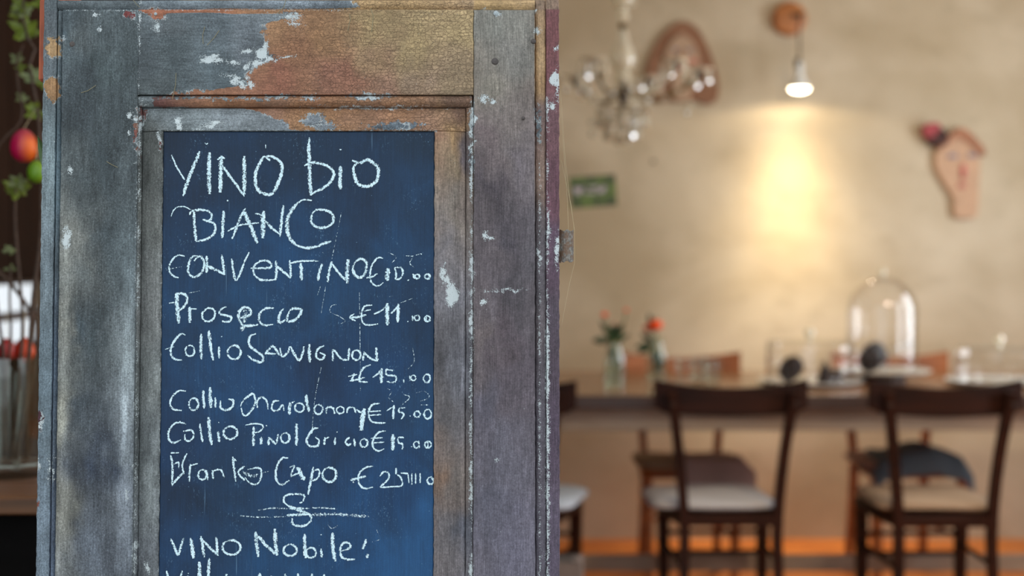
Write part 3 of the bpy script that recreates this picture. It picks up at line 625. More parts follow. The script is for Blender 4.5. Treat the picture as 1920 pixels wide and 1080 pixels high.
writing('chalk line reading Collio Pinot Grigio with price 15.00', 290, 777, [
    '14:208,65 160,52 120,72 92,120 97,170 130,188 175,170', '12:190,112 248,107 258,150 230,178 202,165 202,132', '16:302,62 308,120 320,185', '21:360,18 365,100 380,205', '17:425,112 430,185', '9:425,50 430,56', o_(505, 122, 46, 43, 15),
    '20:660,82 658,140 658,210', '11:605,72 650,63 710,67 723,90 700,113 665,123', '18:710,150 708,200', '8:742,72 750,78', '17:757,205 762,152', '15:762,155 810,200', '14:812,200 825,132', o_(870, 157, 29, 33, 14), '21:948,62 945,130 945,208',
    '14:1090,92 1062,95 1032,130 1013,180 1040,213 1088,208 1095,172 1070,152', '8:1055,80 1045,130', '14:1135,152 1130,203', '10:1135,162 1163,152', '15:1205,152 1200,203', '8:1215,115 1218,120', '14:1300,152 1272,180 1290,205 1310,192', '15:1330,162 1335,213', o_(1395, 190, 25, 27, 13),
    '13:1540,110 1492,120 1457,170 1457,220 1490,243 1530,230', '9:1440,160 1520,155', '9:1450,190 1530,185', '24:1590,132 1590,180 1585,240', '11:1622,152 1662,155', '12:1620,160 1627,188 1653,200 1650,233', '8:1710,213 1714,218', o_(1745, 202, 17, 22, 12), '8:1760,175 1765,225', o_(1822, 202, 22, 22, 12), '10:1820,180 1822,222'])
writing('chalk line reading Branko Capo with price 25.00', 290, 777, [
    '14:107,272 118,340 116,478', '10:107,257 162,255', '10:130,332 160,320 160,360', '14:117,470 150,430 190,390', '12:215,260 185,330 195,400', '14:240,332 232,390 230,448', '10:242,340 290,327', o_(318, 402, 28, 33, 13), '13:345,372 355,438', '14:385,372 390,430', '12:392,375 440,370 465,422',
    '14:520,282 530,360 540,448', '9:545,310 522,290', '14:600,345 557,385 600,440', '-26:590,380 640,410 690,400', '12:620,367 690,357 713,390 690,458 640,460 602,420', '-8:720,390 760,380', '14:890,290 850,292 822,330 807,390 817,448 850,468 898,440',
    '12:900,352 930,345 907,408 940,400 970,387', '25:950,352 970,390 1000,438', '16:1060,347 1045,420 1022,535', '13:1062,372 1095,372 1090,420 1052,443', o_(1165, 402, 46, 48, 16),
    '13:1455,345 1402,357 1362,400 1362,460 1400,493 1455,485', '16:1305,440 1350,427 1408,412', '-12:1310,420 1330,460', '13:1500,412 1530,382 1558,392 1558,430 1502,485', '10:1505,487 1650,478', '13:1610,357 1610,400', '12:1612,400 1640,420 1650,470 1600,485', '10:1640,390 1690,395', '9:1690,400 1695,458', '9:1715,392 1715,468', '9:1740,392 1740,463', '9:1770,392 1770,458', o_(1838, 442, 21, 24, 13), '10:1845,415 1860,450'])
writing('chalk flourish, an S curl crossed by two lines', 290, 777, [
    '13:990,580 995,540 930,530 872,542 862,580 890,610', '20:890,608 960,638 1020,660', '15:1020,655 1045,690 1022,730 970,745 922,730 917,692', '10:965,590 985,585', '-14:690,638 780,625 900,628', '16:900,628 1000,628', '-14:1000,628 1100,622 1220,630', '-12:570,675 700,685 900,680', '16:880,672 1040,665', '-26:1040,668 1200,665 1300,670', '-24:1280,672 1430,680'], 'chalk_flourish')
writing('chalk line reading VINO Nobile!', 290, 777, [
    '17:107,827 130,880 155,943', '15:195,822 175,880 160,938', '23:240,822 250,890 258,960', '18:308,812 320,880 330,952', '17:322,840 370,890 425,943', '16:410,817 415,870 420,938', o_(512, 887, 60, 48, 15),
    '24:672,782 680,860 692,950', '21:690,812 750,880 820,938', '24:800,762 805,850 817,940', o_(903, 905, 44, 38, 15), '22:1000,797 1000,880 1007,958', o_(1042, 922, 33, 33, 14), '16:1110,895 1115,953', '8:1103,803 1115,803', '24:1185,787 1187,870 1203,980',
    '16:1240,912 1300,890 1298,862 1260,857 1237,900 1247,950 1290,968 1335,965', '17:1410,832 1387,898', '18:1420,930 1417,958', '-6:1150,730 1180,760 1220,740', '-6:1480,770 1500,830 1450,850'])
writing('chalk line beginning Villa, cut off by the picture edge', 290, 777, [
    '16:80,1042 95,1120 120,1190', '14:185,1042 160,1120 125,1190', '18:222,1075 226,1190', '9:222,1058 226,1062', '24:298,982 300,1080 305,1190', '20:366,958 358,1070 362,1190', '14:480,1070 440,1140 450,1190 500,1150', '10:470,1066 486,1070', '16:700,1058 680,1130 660,1190', '16:700,1058 725,1130 740,1190',
    '15:775,1072 770,1190', '12:778,1078 830,1110 825,1180', '18:870,1062 872,1190', '18:955,1060 958,1190', '17:1050,1062 1052,1190', '15:1130,1066 1105,1190', '15:1130,1066 1165,1190'])
# straw-like dry needles caught on the paint, and a cobweb
M_needle = plain('dry pine needle', (128, 120, 92), .7, .2)
for P in ([(152, 174), (165, 170), (180, 160)], [(384, 50), (380, 66), (381, 82)], [(411, 57), (402, 70), (388, 85)], [(330, 137), (329, 160), (323, 186)], [(200, 303), (210, 309), (221, 314)], [(520, 26), (527, 18), (532, 14), (536, 0)], [(655, 25), (657, 35), (652, 58)], [(695, 15), (700, 30), (697, 60)], [(250, 0), (256, 8), (262, 14)]):
    hh = .0135 if P[0][1] > 15 else .0125
    MB().tube([hit(x, y, hh) for x, y in P], .00035, 5).build('dry_needle', M_needle, board)
cw = MB()
for P in ([(1051, 170), (1060, 300), (1068, 370), (1077, 430), (1077.5, 492), (1066, 540), (1053, 610)], [(1051, 200), (1058, 300), (1064, 380), (1066, 432)], [(1077, 432), (1070, 380), (1052, 300)]):
    cw.tube([board.matrix_basis @ Vector(hit(x, y, -.003)) for x, y in P], .00009, 4)
tag(cw.build('cobweb', M_thread), 'fine cobweb threads stretched along the right edge of the shutter past the hinge', 'cobweb')

# ---------------------------------------------------------------- dining table
TZ = .80
TY0, TY1, TX0, TX1 = 4.50, 5.50, -.55, 2.45
table = empty('dining_table', ((TX0 + TX1) / 2, (TY0 + TY1) / 2, 0), 0, 'long dark wooden dining table along the plastered wall behind the chairs', 'table')
def tb(name, m, *b, bev=.003):
    c = table.location; return MB().box(b[0] - c.x, b[1] - c.x, b[2] - c.y, b[3] - c.y, b[4], b[5], bev).build(name, m, table)
n_pl = 6; dy = (TY1 - TY0 - .03) / n_pl
for i in range(n_pl): tb('table_plank', M_top, TX0, TX1, TY0 + .03 + i * dy + .001, TY0 + .03 + (i + 1) * dy - .001, TZ - .04, TZ - .0005 * (i % 2))
tb('table_edge', M_edge, TX0, TX1, TY0, TY0 + .03, TZ - .042, TZ)
for a, b in ((TY0 + .06, TY0 + .085), (TY1 - .085, TY1 - .06)): tb('apron', M_apron, TX0 + .08, TX1 - .08, a, b, TZ - .118, TZ - .04)
for x in (TX0 + .08, TX1 - .14):
    for y in (TY0 + .055, TY1 - .12): tb('leg', M_edge, x, x + .065, y, y + .065, 0, TZ - .04)
tb('stretcher', M_apron, TX0 + .1, TX1 - .1, TY0 + .25, TY0 + .285, .185, .238)
for x in (TX0 + .095, TX1 - .125): tb('stretcher', M_apron, x, x + .035, TY0 + .1, TY1 - .1, .185, .238)

# ---------------------------------------------------------------- chairs
def make_chair(m, label, seatm=None):
    t = empty('dining_chair', (0, 0, 0), 0, label, 'chair', 'wooden chairs along both sides of the long table')
    cr = []; n = 16; fs = []
    for i in range(n + 1):
        u = -1 + 2 * i / n; x = .232 * u; q = 1 - u * u
        y = -.022 * q; zt = .872 - .024 * q; zb = .776 - .014 * q + (.012 if abs(u) > .97 else 0); th = .018
        cr += [(x, y, zb), (x, y, zt - .004), (x, y + .004, zt), (x, y + th - .003, zt), (x, y + th, zt - .004), (x, y + th, zb)]
    for i in range(n):
        for k in range(6): fs.append((i * 6 + k, i * 6 + (k + 1) % 6, (i + 1) * 6 + (k + 1) % 6, (i + 1) * 6 + k))
    fs += [tuple(range(6)), tuple(n * 6 + k for k in range(6))]
    MB().add(cr, fs).build('crest_rail', m, t, True)
    for s in (-1, 1):
        P = catmull([(s * .150, -.035, 0), (s * .142, -.004, .30), (s * .141, .002, .45), (s * .158, -.006, .64), (s * .184, -.034, .838)], .05)
        MB().tube([tuple(p) for p in P], .015, 4, ry=.014, up=(0, 1, 0)).build('rear_leg', m, t, True)
        P = [(s * .158, .345, 0), (s * .163, .345, .43)]
        MB().tube(P, [.014, .018], 4, up=(0, 1, 0)).build('front_leg', m, t)
    pts = [(-.155, -.015), (.155, -.015), (.172, .12), (.188, .30), (.182, .365), (.15, .385), (-.15, .385), (-.182, .365), (-.188, .30), (-.172, .12)]
    b = MB(); k = len(pts); v = [(x, y, z) for z in (.432, .458) for x, y in pts] + [(x * .97, .01 + y * .95, .465) for x, y in pts]
    b.add(v, [(j * k + i, j * k + (i + 1) % k, (j + 1) * k + (i + 1) % k, (j + 1) * k + i) for j in (0, 1) for i in range(k)] + [tuple(range(k)), tuple(2 * k + i for i in range(k))])
    b.build('seat', m, t, True)
    for z in (.345, .28): MB().tube([(-.158, .345, z), (.158, .345, z)], .008, 8).build('stretcher', m, t, True)
    for s in (-1, 1):
        for z in (.31, .20): MB().tube([(s * .148, -.01, z), (s * .16, .345, z)], .008, 8).build('stretcher', m, t, True)
    MB().tube([(-.147, -.006, .25), (.147, -.006, .25)], .008, 8).build('stretcher', m, t, True)
    for s in (-1, 1): MB().lathe([(0, .002), (.006, .001), (.007, 0), (.007, -.003)], (s * .184, -.052, .80), 10, Matrix.Rotation(PI / 2, 4, 'X')).build('screw_cap', M_iron, t, True)
    return t
c1 = make_chair(M_dark, 'dark wooden chair at the near side of the table with pale cushion')
c1.location = (.660, 4.27, 0); c1.rotation_euler.z = math.radians(1)
def chair(loc, rz, label, m=None):
    c = copy_tree(c1); c.location = loc; c.rotation_euler.z = math.radians(rz); c['label'] = label
    if m:
        done = {}
        for ch in c.children:
            if ch.name.startswith('screw'): continue
            if ch.data.name not in done: d = ch.data.copy(); d.materials[0] = m; done[ch.data.name] = d
            ch.data = done[ch.data.name]
    return c
chair((1.300, 4.25, 0), 1, 'dark wooden chair at the near side of the table, far right with beige cushion')
chair((-.035, 4.28, 0), -14, 'dark wooden chair mostly hidden behind the shutter, with bluish white cushion')
chair((.658, 5.545, 0), 180, 'honey brown chair on the wall side of the table with taupe cloth', M_far)
chair((1.475, 5.555, 0), 184, 'brown chair on the wall side of the table with denim blue cloth', M_far)
def cushion(loc, w_, d_, t_, m, label, rz=0, seed=0, ties=False):
    e = empty('seat_cushion', loc, math.radians(rz), label, 'cushion', 'cushions on the dining chairs')
    MB().pad(w_, d_, t_, (0, 0, t_ / 2), wob=.004, seed=seed).build('cover', m, e, 'all')
    MB().tube([(w_ / 2 * .99 * math.copysign(abs(math.cos(a)) ** .28, math.cos(a)), d_ / 2 * .99 * math.copysign(abs(math.sin(a)) ** .28, math.sin(a)), t_ * .42) for a in [2 * PI * i / 40 for i in range(41)]], .0035, 6).build('piping', m, e, True)
    if ties:
        for k, (dx, dz) in enumerate(((-.075, -.085), (-.065, -.10))): MB().box(-.004, .004, -.001, .001, dz, 0).build('tie', m, e, loc=(w_ / 2 - .03 + dx, -d_ / 2 - .003, t_ * .4))
    return e
cushion((.612, 4.455, .466), .385, .35, .040, M_pink, 'thin pale grey cushion on the middle near chair', 0, 1)
cushion((1.285, 4.435, .466), .36, .35, .045, M_beige, 'beige cushion on the near chair at far right', 0, 2)
cushion((.035, 4.46, .466), .375, .36, .045, M_blue, 'bluish white cushion at the shutter edge, its tie hanging down', -14, 3, True)
cushion((.655, 5.30, .466), .40, .34, .030, M_beige, 'flat beige cushion on the wall-side chair under a taupe cloth', 0, 4)
cushion((1.46, 5.30, .466), .38, .34, .035, M_taupe, 'brownish cushion on the wall-side chair under a denim cloth', 3, 5)
def cloth(name, label, outline, zf, m, cat='cloth', th=.006):
    (x0, x1, y0, y1) = outline; nx, ny = 26, 16; v = []
    for s in (0, 1):
        for j in range(ny + 1):
            for i in range(nx + 1):
                u = i / nx; q = j / ny; x = x0 + (x1 - x0) * u; y = y0 + (y1 - y0) * q
                v.append((x, y, zf(u, q) + s * th))
    k = nx + 1; N = k * (ny + 1)
    f = [(j * k + i, (j + 1) * k + i, (j + 1) * k + i + 1, j * k + i + 1) for j in range(ny) for i in range(nx)]
    f += [tuple(N + a for a in q[::-1]) for q in f]
    rim = [i for i in range(k)] + [j * k + nx for j in range(1, ny + 1)] + [ny * k + i for i in range(nx - 1, -1, -1)] + [j * k for j in range(ny - 1, 0, -1)]
    f += [(rim[a], rim[(a + 1) % len(rim)], N + rim[(a + 1) % len(rim)], N + rim[a]) for a in range(len(rim))]
    return tag(MB().add(v, f).build(name, m, smooth='all'), label, cat)
cloth('folded_cloth', 'taupe cloth folded on the honey brown wall-side chair', (.60, .88, 5.085, 5.32), lambda u, q: .500 + .006 * math.sin(u * 13) * math.cos(q * 6) - (.085 if q < .08 else 0) * 1.0 - .04 * max(0, u - .85) / .15, M_taupe)
cloth('draped_cloth', 'denim blue cloth draped in a peak over the wall-side chair cushion', (1.30, 1.66, 5.08, 5.36), lambda u, q: .508 + .045 * math.exp(-((u - .55) / .25) ** 2 - ((q - .5) / .6) ** 2) + .004 * math.sin(u * 22 + q * 5) - .06 * max(0, (abs(u - .5) - .38) / .12) - (.07 if q < .06 else 0), M_denim)
# grey paper bag standing on the floor, behind the shutter's edge
bgp = empty('paper_bag', (.095, 3.92, 0), math.radians(-8), 'grey paper bag standing on the floor beside the shutter, lower edge of the picture', 'bag')
b = MB(); w2, d2, H = .10, .06, .405
v = [(-w2, -d2, 0), (w2, -d2, 0), (w2, d2, 0), (-w2, d2, 0), (-w2, -d2 * .6, H * .97), (w2, -d2 * .5, H), (w2, d2 * .5, H + .01), (-w2, d2 * .6, H * .98)]
b.add(v, [(0, 3, 2, 1), (0, 1, 5, 4), (2, 3, 7, 6), (3, 0, 4, 7)]); b.add([(w2, -d2, 0), (w2, d2, 0), (w2, -d2 * .5, H), (w2, d2 * .5, H + .01), (w2 - .02, 0, .12), (w2 - .03, 0, H)], [(0, 4, 5, 2), (4, 1, 3, 5), (0, 1, 4)])
o = b.build('bag_body', M_paperbag, bgp); md = o.modifiers.new('thickness', 'SOLIDIFY'); md.thickness = .002
for s in (-1, 1): MB().tube([(-.035, s * .035, H - .03), (-.035, s * .035, H - .02), (.035, s * .035, H - .02), (.035, s * .035, H - .03)], .002, 6).build('handle', M_paperbag, bgp)

# ---------------------------------------------------------------- things on the table
def flower_head(parent, c, r, n=3, tilt=0):
    c = Vector(c)
    parent = MB().lathe([(0, -.3 * r), (.35 * r, -.1 * r), (.55 * r, .25 * r), (.4 * r, .5 * r), (0, .6 * r)], c, 12).build('flower', M_orange, parent, 'all')
    for ring in range(n):
        k = 5 + ring * 2; rr = r * (.25 + .75 * ring / max(1, n - 1)); lift = r * (.5 - .45 * ring / max(1, n - 1))
        b = MB()
        for i in range(k):
            a = 2 * PI * i / k + ring * .5; d = Vector((math.cos(a), math.sin(a), 0)); s_ = Vector((-d.y, d.x, 0)); w_ = rr * .62
            b.add([c + d * rr * .1, c + d * rr * .6 + s_ * w_ * .7 + Vector((0, 0, lift * .7)), c + d * rr + Vector((0, 0, lift)), c + d * rr * .6 - s_ * w_ * .7 + Vector((0, 0, lift * .7)), c + d * rr * .55 + Vector((0, 0, lift * .3))],
                  [(0, 1, 4), (1, 2, 4), (2, 3, 4), (3, 0, 4)])
        b.build('petal_ring', M_orange, parent)
def leaf(parent, a, b_, wd, m, curl=.1, name='leaf'):
    a = Vector(a); b_ = Vector(b_); d = b_ - a; l = d.length; side = d.cross(Vector((0, 1, 0)))
    if side.length < 1e-5: side = Vector((1, 0, 0))
    side.normalize(); nrm = side.cross(d).normalized()
    v = []
    for u, w_ in ((0, .05), (.2, .6), (.45, 1), (.7, .8), (.9, .35), (1, .02)):
        p = a + d * u + nrm * curl * l * math.sin(u * PI); v += [p - side * w_ * wd / 2 + nrm * wd * .15, p, p + side * w_ * wd / 2 + nrm * wd * .15]
    f = []
    for i in range(5): f += [(i * 3, i * 3 + 1, i * 3 + 4, i * 3 + 3), (i * 3 + 1, i * 3 + 2, i * 3 + 5, i * 3 + 4)]
    return MB().add(v, f).build(name, m, parent)
def vase(px, py, r, h, label, blooms, leaves, rz=0):
    p = on(px, py, TZ); e = empty('flower_vase', p, 0, label, 'vase', 'small glass vases of orange flowers on the table')
    prof = [(0, .004), (r * .92, .004), (r, .012), (r, h * .55), (r * .95, h * .68), (r * .62, h * .86), (r * .60, h * .95), (r * .72, h), (r * .66, h), (r * .54, h * .95), (r * .56, h * .86), (r * .88, h * .66), (r * .92, h * .5), (r * .92, .014), (0, .012)]
    MB().lathe(prof, (0, 0, -.0035), 28).build('glass', M_glassw, e, True)
    MB().lathe([(0, .013), (r * .9, .0145), (r * .9, h * .5), (0, h * .5)], (0, 0, 0), 24).build('water', clear('still water', (.94, .97, .94), .6, .03), e, True)
    Y = p.y
    for (bx, by, br, bd) in blooms:
        c = at(bx, by, Y + bd) - p
        MB().tube([tuple(q) for q in catmull([(0, 0, .03), (c.x * .15, 0, h * .8), (c.x * .6, bd * .5, h * 1.1), tuple(c)], .02)], .0022, 6).build('stem', M_stem, e, True)
        flower_head(e, c, br * 1.3)
    for (x0, y0, x1, y1, wd, bd) in leaves:
        a = at(x0, y0, Y) - p; b_ = at(x1, y1, Y + bd) - p
        leaf(e, a, b_, wd, M_leaf)
    return e
vase(1153, 731, .037, .170, 'tall glass vase at left with small orange blooms', [(1133, 592, .016, 0), (1174, 583, .011, .02), (1152, 608, .006, .01)],
     [(1150, 640, 1112, 636, .024, -.02), (1150, 638, 1124, 600, .02, .02), (1152, 640, 1150, 606, .034, 0), (1152, 640, 1168, 606, .026, -.02), (1153, 642, 1182, 626, .018, .02), (1152, 690, 1142, 642, .016, 0), (1152, 640, 1138, 622, .03, .03), (1150, 640, 1110, 640, .02, 0), (1160, 700, 1166, 655, .012, .0)])
vase(1232, 719, .037, .165, 'glass vase with one full orange bloom and green stems', [(1229, 614, .036, -.01), (1214, 618, .022, .02)],
     [(1228, 645, 1192, 652, .028, -.02), (1226, 640, 1200, 625, .024, .02), (1226, 622, 1216, 586, .024, .03), (1230, 618, 1232, 592, .018, .03), (1232, 710, 1238, 655, .03, 0), (1232, 690, 1224, 650, .024, .01), (1234, 700, 1244, 668, .02, -.01), (1226, 645, 1196, 664, .024, .0)])
def tumbler(px, py, r, h, label):
    p = on(px, py, TZ)
    MBp = [(0, .0), (r * .82, 0), (r * .86, .004), (r, h), (r * .94, h), (r * .80, .012), (0, .010)]
    t = tag(MB().lathe(MBp, (0, 0, .0), 28).build('drinking_glass', M_glassw, None, True), label, 'glass', 'drinking glasses on the table'); t.location = p; return t
tumbler(1308, 717, .032, .085, 'clear drinking glass beside the vases, the left one of the pair')
tumbler(1334, 722, .033, .088, 'clear drinking glass right of the pair, near a chair back')
tumbler(1276, 700, .022, .055, 'small clear glass between the vase and the drinking glasses')

def plate(px, py, r, label, foot=0.0):
    p = on(px, py, TZ + foot + .01); p.z = TZ
    e = empty('serving_plate', p, 0, label, 'plate', 'serving plates under glass covers')
    MB().lathe([(0, foot + .004), (r * .55, foot + .003), (r * .9, foot + .006), (r, foot + .016), (r, foot + .019), (r * .88, foot + .012), (r * .6, foot + .010), (0, foot + .010)], n=48).build('dish', M_plate, e, True)
    MB().lathe([(0, 0), (r * .5, 0), (r * .5, .003), (r * .44, foot + .005), (0, foot + .005)], n=36).build('foot', M_edge if foot else M_plate, e, True)
    return e, p, foot + .0105
def knob(e, z, r=.016):
    MB().lathe([(0, z - .002), (r * .5, z), (r * .45, z + r * .5), (r, z + r * 1.1), (r * 1.05, z + r * 1.7), (r * .7, z + r * 2.3), (0, z + r * 2.5)], n=20).build('knob', M_crys, e, True)
def low_cover(px, py, r, h, label, plabel):
    pl, p, z0 = plate(px, py, r * 1.22, plabel)
    e = empty('glass_cake_cover', p + Vector((0, 0, z0)), 0, label, 'glass cover', 'glass covers over the plates')
    t = .004
    MB().lathe([(r, 0), (r, h - .012), (r - .012, h), (.02, h + .004), (0, h + .004), (0, h), (.02, h), (r - .014, h - t), (r - t, h - .014), (r - t, 0), (r, 0)], n=48).build('cover', M_glass, e, True)
    knob(e, h + .004); return p, z0
p1, z1_ = low_cover(1518, 716, .148, .142, 'low flat-topped glass cover at left over dark brown pieces', 'pale round plate under the left low glass cover')
p3, z3_ = low_cover(1873, 716, .148, .118, 'low flat-topped glass cover at the right picture edge', 'pale round plate at the right picture edge under a low glass cover')
pl, p2, z2_ = plate(1654, 697, .172, 'pale footed plate under the tall glass dome', .022)
e = empty('glass_dome', p2 + Vector((0, 0, z2_)), 0, 'tall rounded glass dome with a knob in the middle of the table', 'glass cover', 'glass covers over the plates')
R, Hc = .122, .215; out = [(R, 0), (R, Hc)] + [(R * math.cos(a), Hc + R * math.sin(a)) for a in [PI / 2 * i / 10 for i in range(1, 11)]]
out[-1] = (0, Hc + R); inn = [(max(0, x - .0035 if x > .004 else 0), z - (.0035 if i > 1 else 0)) for i, (x, z) in enumerate(out)][::-1]
MB().lathe(out + inn + [(R, 0)], n=48).build('dome', M_glass, e, True); knob(e, Hc + R, .012)
def lump(px, py, Y, w_, h, label, kind, seed, base):
    rnd = random.Random(seed); n, m = 18, 12; v = []
    for j in range(m + 1):
        q = j / m
        rr = math.sin(PI * min(1, q * .96 + .02)) ** .5 if kind != 'cone' else (1 - q) ** .85 * (1 if j else .9)
        for i in range(n):
            a = 2 * PI * i / n; k = 1 + .10 * math.sin(3 * a + seed) * rr + rnd.uniform(-.05, .05)
            v.append((w_ / 2 * rr * k * math.cos(a) + (.25 * w_ * (q - .3) if kind == 'tilt' else 0), w_ / 2 * rr * k * math.sin(a), h * q))
    f = [(j * n + i, j * n + (i + 1) % n, (j + 1) * n + (i + 1) % n, (j + 1) * n + i) for j in range(m) for i in range(n)] + [tuple(range(n))[::-1], tuple(m * n + i for i in range(n))]
    p = at(px, py, Y); o = tag(MB().add(v, f).build('dark_morsel', M_lump, None, 'all'), label, 'food', 'dark brown pieces under the glass covers'); o.location = (p.x, p.y, base); return o
lump(1480, 712, p1.y + .01, .082, .088, 'leaning egg-shaped dark brown piece at left under the low cover', 'tilt', 1, TZ + z1_)
lump(1546, 712, p1.y - .02, .062, .078, 'pointed cone-shaped dark brown piece under the low cover', 'cone', 2, TZ + z1_)
lump(1563, 714, p1.y + .06, .07, .040, 'low dark brown crumbly piece behind the pointed one', 'round', 5, TZ + z1_)
lump(1632, 695, p2.y, .095, .105, 'rounded dark brown piece standing under the tall dome', 'tilt', 3, TZ + z2_)
sp = empty('serving_spoon', p2 + Vector((.035, .01, z2_)), 0, 'silver serving spoon leaning inside the tall glass dome', 'spoon')
MB().tube([tuple(q) for q in catmull([(-.03, 0, .001), (-.01, .0, .05), (.01, 0, .075)], .01)], [.003] * len(catmull([(-.03, 0, .001), (-.01, .0, .05), (.01, 0, .075)], .01)), 8).build('handle', M_steel, sp, True)
MB().pad(.085, .035, .010, (0, 0, 0), e=.9).build('bowl', M_steel, sp, 'all', loc=(.035, 0, .092)).rotation_euler = (0, math.radians(-18), 0)

# ---------------------------------------------------------------- chandelier
CY = 5.0; top = at(1168, 0, CY); CX = top.x
Z = lambda py: at(1168, py, CY).z
ch = empty('crystal_chandelier', (CX, CY, ZC), 0, 'crystal chandelier with glass drops hanging above the table', 'chandelier')
z = lambda py: Z(py) - ZC
MB().lathe([(0, 0), (.05, 0), (.045, -.02), (.012, -.04), (0, -.04)], n=24).build('ceiling_rose', M_brass, ch, True)
MB().tube([(0, 0, -.03), (0, 0, z(-20))], .004, 8).build('chain', M_brass, ch)
MB().lathe([(0, z(-30)), (.035, z(-24)), (.045, z(-10)), (.035, z(2)), (.05, z(8)), (.012, z(16)), (.018, z(24)), (.022, z(32)), (.012, z(42)), (0, z(44))], n=20).build('glass_bowl', M_crys, ch, True)
MB().lathe([(0, z(42)), (.012, z(44)), (.016, z(49)), (.010, z(54)), (0, z(54))], n=16).build('collar', M_brass, ch, True)
MB().lathe([(0, z(54)), (.012, z(56)), (.018, z(66)), (.020, z(76)), (.034, z(92)), (.044, z(108)), (.045, z(116)), (.034, z(126)), (.018, z(134)), (.028, z(142)), (.034, z(150)), (.020, z(158)), (0, z(160))], n=24).build('baluster', M_crys, ch, True)
MB().tube([(0, 0, z(54)), (0, 0, z(160))], .006, 8).build('rod', M_brass, ch)
MB().lathe([(0, z(160)), (.022, z(162)), (.024, z(170)), (.016, z(182)), (.010, z(196)), (.006, z(206)), (0, z(208))], n=20).build('hub', M_iron, ch, True)
rd = random.Random(5)
def drop(c, l, r, pa=None):
    r *= 1.35
    r *= 1.15; b = MB(); b.lathe([(0, 0), (r * .4, -l * .08), (r * .5, -l * .25), (r, -l * .70), (r * .8, -l * .9), (0, -l)], c, 5, Matrix.Rotation(rd.uniform(0, 6), 4, 'Z')); o = b.build('crystal_drop', M_drop, pa or ch); return o
def bead(c, r, pa=None):
    r *= 1.25; return MB().lathe([(0, r), (r * .8, r * .5), (r, 0), (r * .8, -r * .5), (0, -r)], c, 6, Matrix.Rotation(rd.uniform(-1, 1), 4, 'X')).build('crystal_bead', M_drop, pa or ch)
for k in range(6):
    a = math.radians(5 + 60 * k); dx, dy_ = math.cos(a), math.sin(a); Rr = .272
    P = catmull([(.018 * dx, .018 * dy_, z(170)), (.09 * dx, .09 * dy_, z(188)), (.19 * dx, .19 * dy_, z(172)), (Rr * dx, Rr * dy_, z(142))], .02)
    arm = MB().tube([tuple(p) for p in P], .0075, 8).build('arm', M_crys if k % 2 else M_brass, ch, True)
    c = (Rr * dx, Rr * dy_, z(134))
    sc = []; n = 24
    for rr, zz in ((.006, 0), (.025, .002), (.045, .010), (.047, .013), (.025, .006), (.006, .005)):
        for i in range(n): q = 2 * PI * i / n; s_ = 1 + (.10 * math.cos(8 * q) if rr > .04 else 0); sc.append((c[0] + rr * s_ * math.cos(q), c[1] + rr * s_ * math.sin(q), c[2] + zz))
    MB().add(sc, [(j * n + i, j * n + (i + 1) % n, (j + 1) * n + (i + 1) % n, (j + 1) * n + i) for j in range(5) for i in range(n)]).build('drip_pan', M_crys, arm, True)
    MB().lathe([(0, -.03), (.008, -.028), (.014, 0), (.012, .018), (0, .018)], c, 14).build('candle_cup', M_iron, arm, True)
    for i in range(5):
        q = a + 2 * PI * i / 5 + .3; drop((c[0] + .043 * math.cos(q), c[1] + .043 * math.sin(q), c[2] + .004), .05 + .012 * (i % 2), .0085, arm)
    for i in range(1, 5):
        u = i / 5; p = (Rr * dx * u * .9, Rr * dy_ * u * .9, z(150 + 34 * math.sin(u * PI))); bead(p, .009, arm)
for k, (rr, py, cnt, l) in enumerate(((.085, 206, 12, .052), (.055, 224, 9, .06), (.02, 240, 4, .045))):
    MB().tube([(rr * math.cos(2 * PI * i / 24), rr * math.sin(2 * PI * i / 24), z(py - 2)) for i in range(25)], .002, 6).build('ring', M_brass, ch)
    for s_ in range(3):
        q = 2 * PI * s_ / 3; MB().tube([(rr * math.cos(q), rr * math.sin(q), z(py - 2)), (.01 * math.cos(q), .01 * math.sin(q), z(196))], .0012, 5).build('wire', M_brass, ch)
    for i in range(cnt):
        q = 2 * PI * i / cnt + k * .3; bead((rr * math.cos(q), rr * math.sin(q), z(py + 3)), .009); drop((rr * math.cos(q), rr * math.sin(q), z(py + 8)), l, .010)
for (px, py, l) in ((1111, 158, 6), (1111, 190, 6), (1111, 230, 0), (1111, 251, 0), (1215, 190, .03), (1217, 210, .035), (1288, 212, 0), (1293, 196, .02)):
    p = at(px, py, CY - .09); c = (p.x - CX, p.y - CY, p.z - ZC); bead(c, .0115)
# postcard hanging from it by a thread
pc = at(1112, 359, 4.91); card = empty('postcard', (pc.x, pc.y, pc.z), 0, 'small green photo card of pale animals hanging by a thread', 'postcard')
t = NT('printed meadow photo'); sx = t.sep(); n = t.noise((22, 22, 30), 4, .6); n2 = t.noise((60, 60, 60), 3)
g = t.mix(t.step(n, .35, .65), srgb(34, 48, 20), srgb(92, 118, 44)); 
band = t.mul(t.step(t.math('ABSOLUTE', t.add(sx[2], -.006)), .008, .017, 1, 0), t.mul(t.step(sx[0], -.072, -.06), t.step(sx[0], .03, .055, 1, 0)))
g = t.mix(t.mul(band, t.step(t.noise((48, 1, 60), 2, .5), .44, .58)), g, srgb(190, 182, 196)); t.set(g, .4); M_card = t.m
o = MB().box(-.080, .080, -.0006, .0006, -.054, .054).build('print', M_card, card); o.rotation_euler = (0, math.radians(-4), 0)
th0 = at(1112, 262, 4.91)
MB().tube([(0, 0, .054), (.002, 0, (th0.z - pc.z) * .6), (.01, .02, th0.z - pc.z)], .0006, 5).build('thread', M_thread, card)

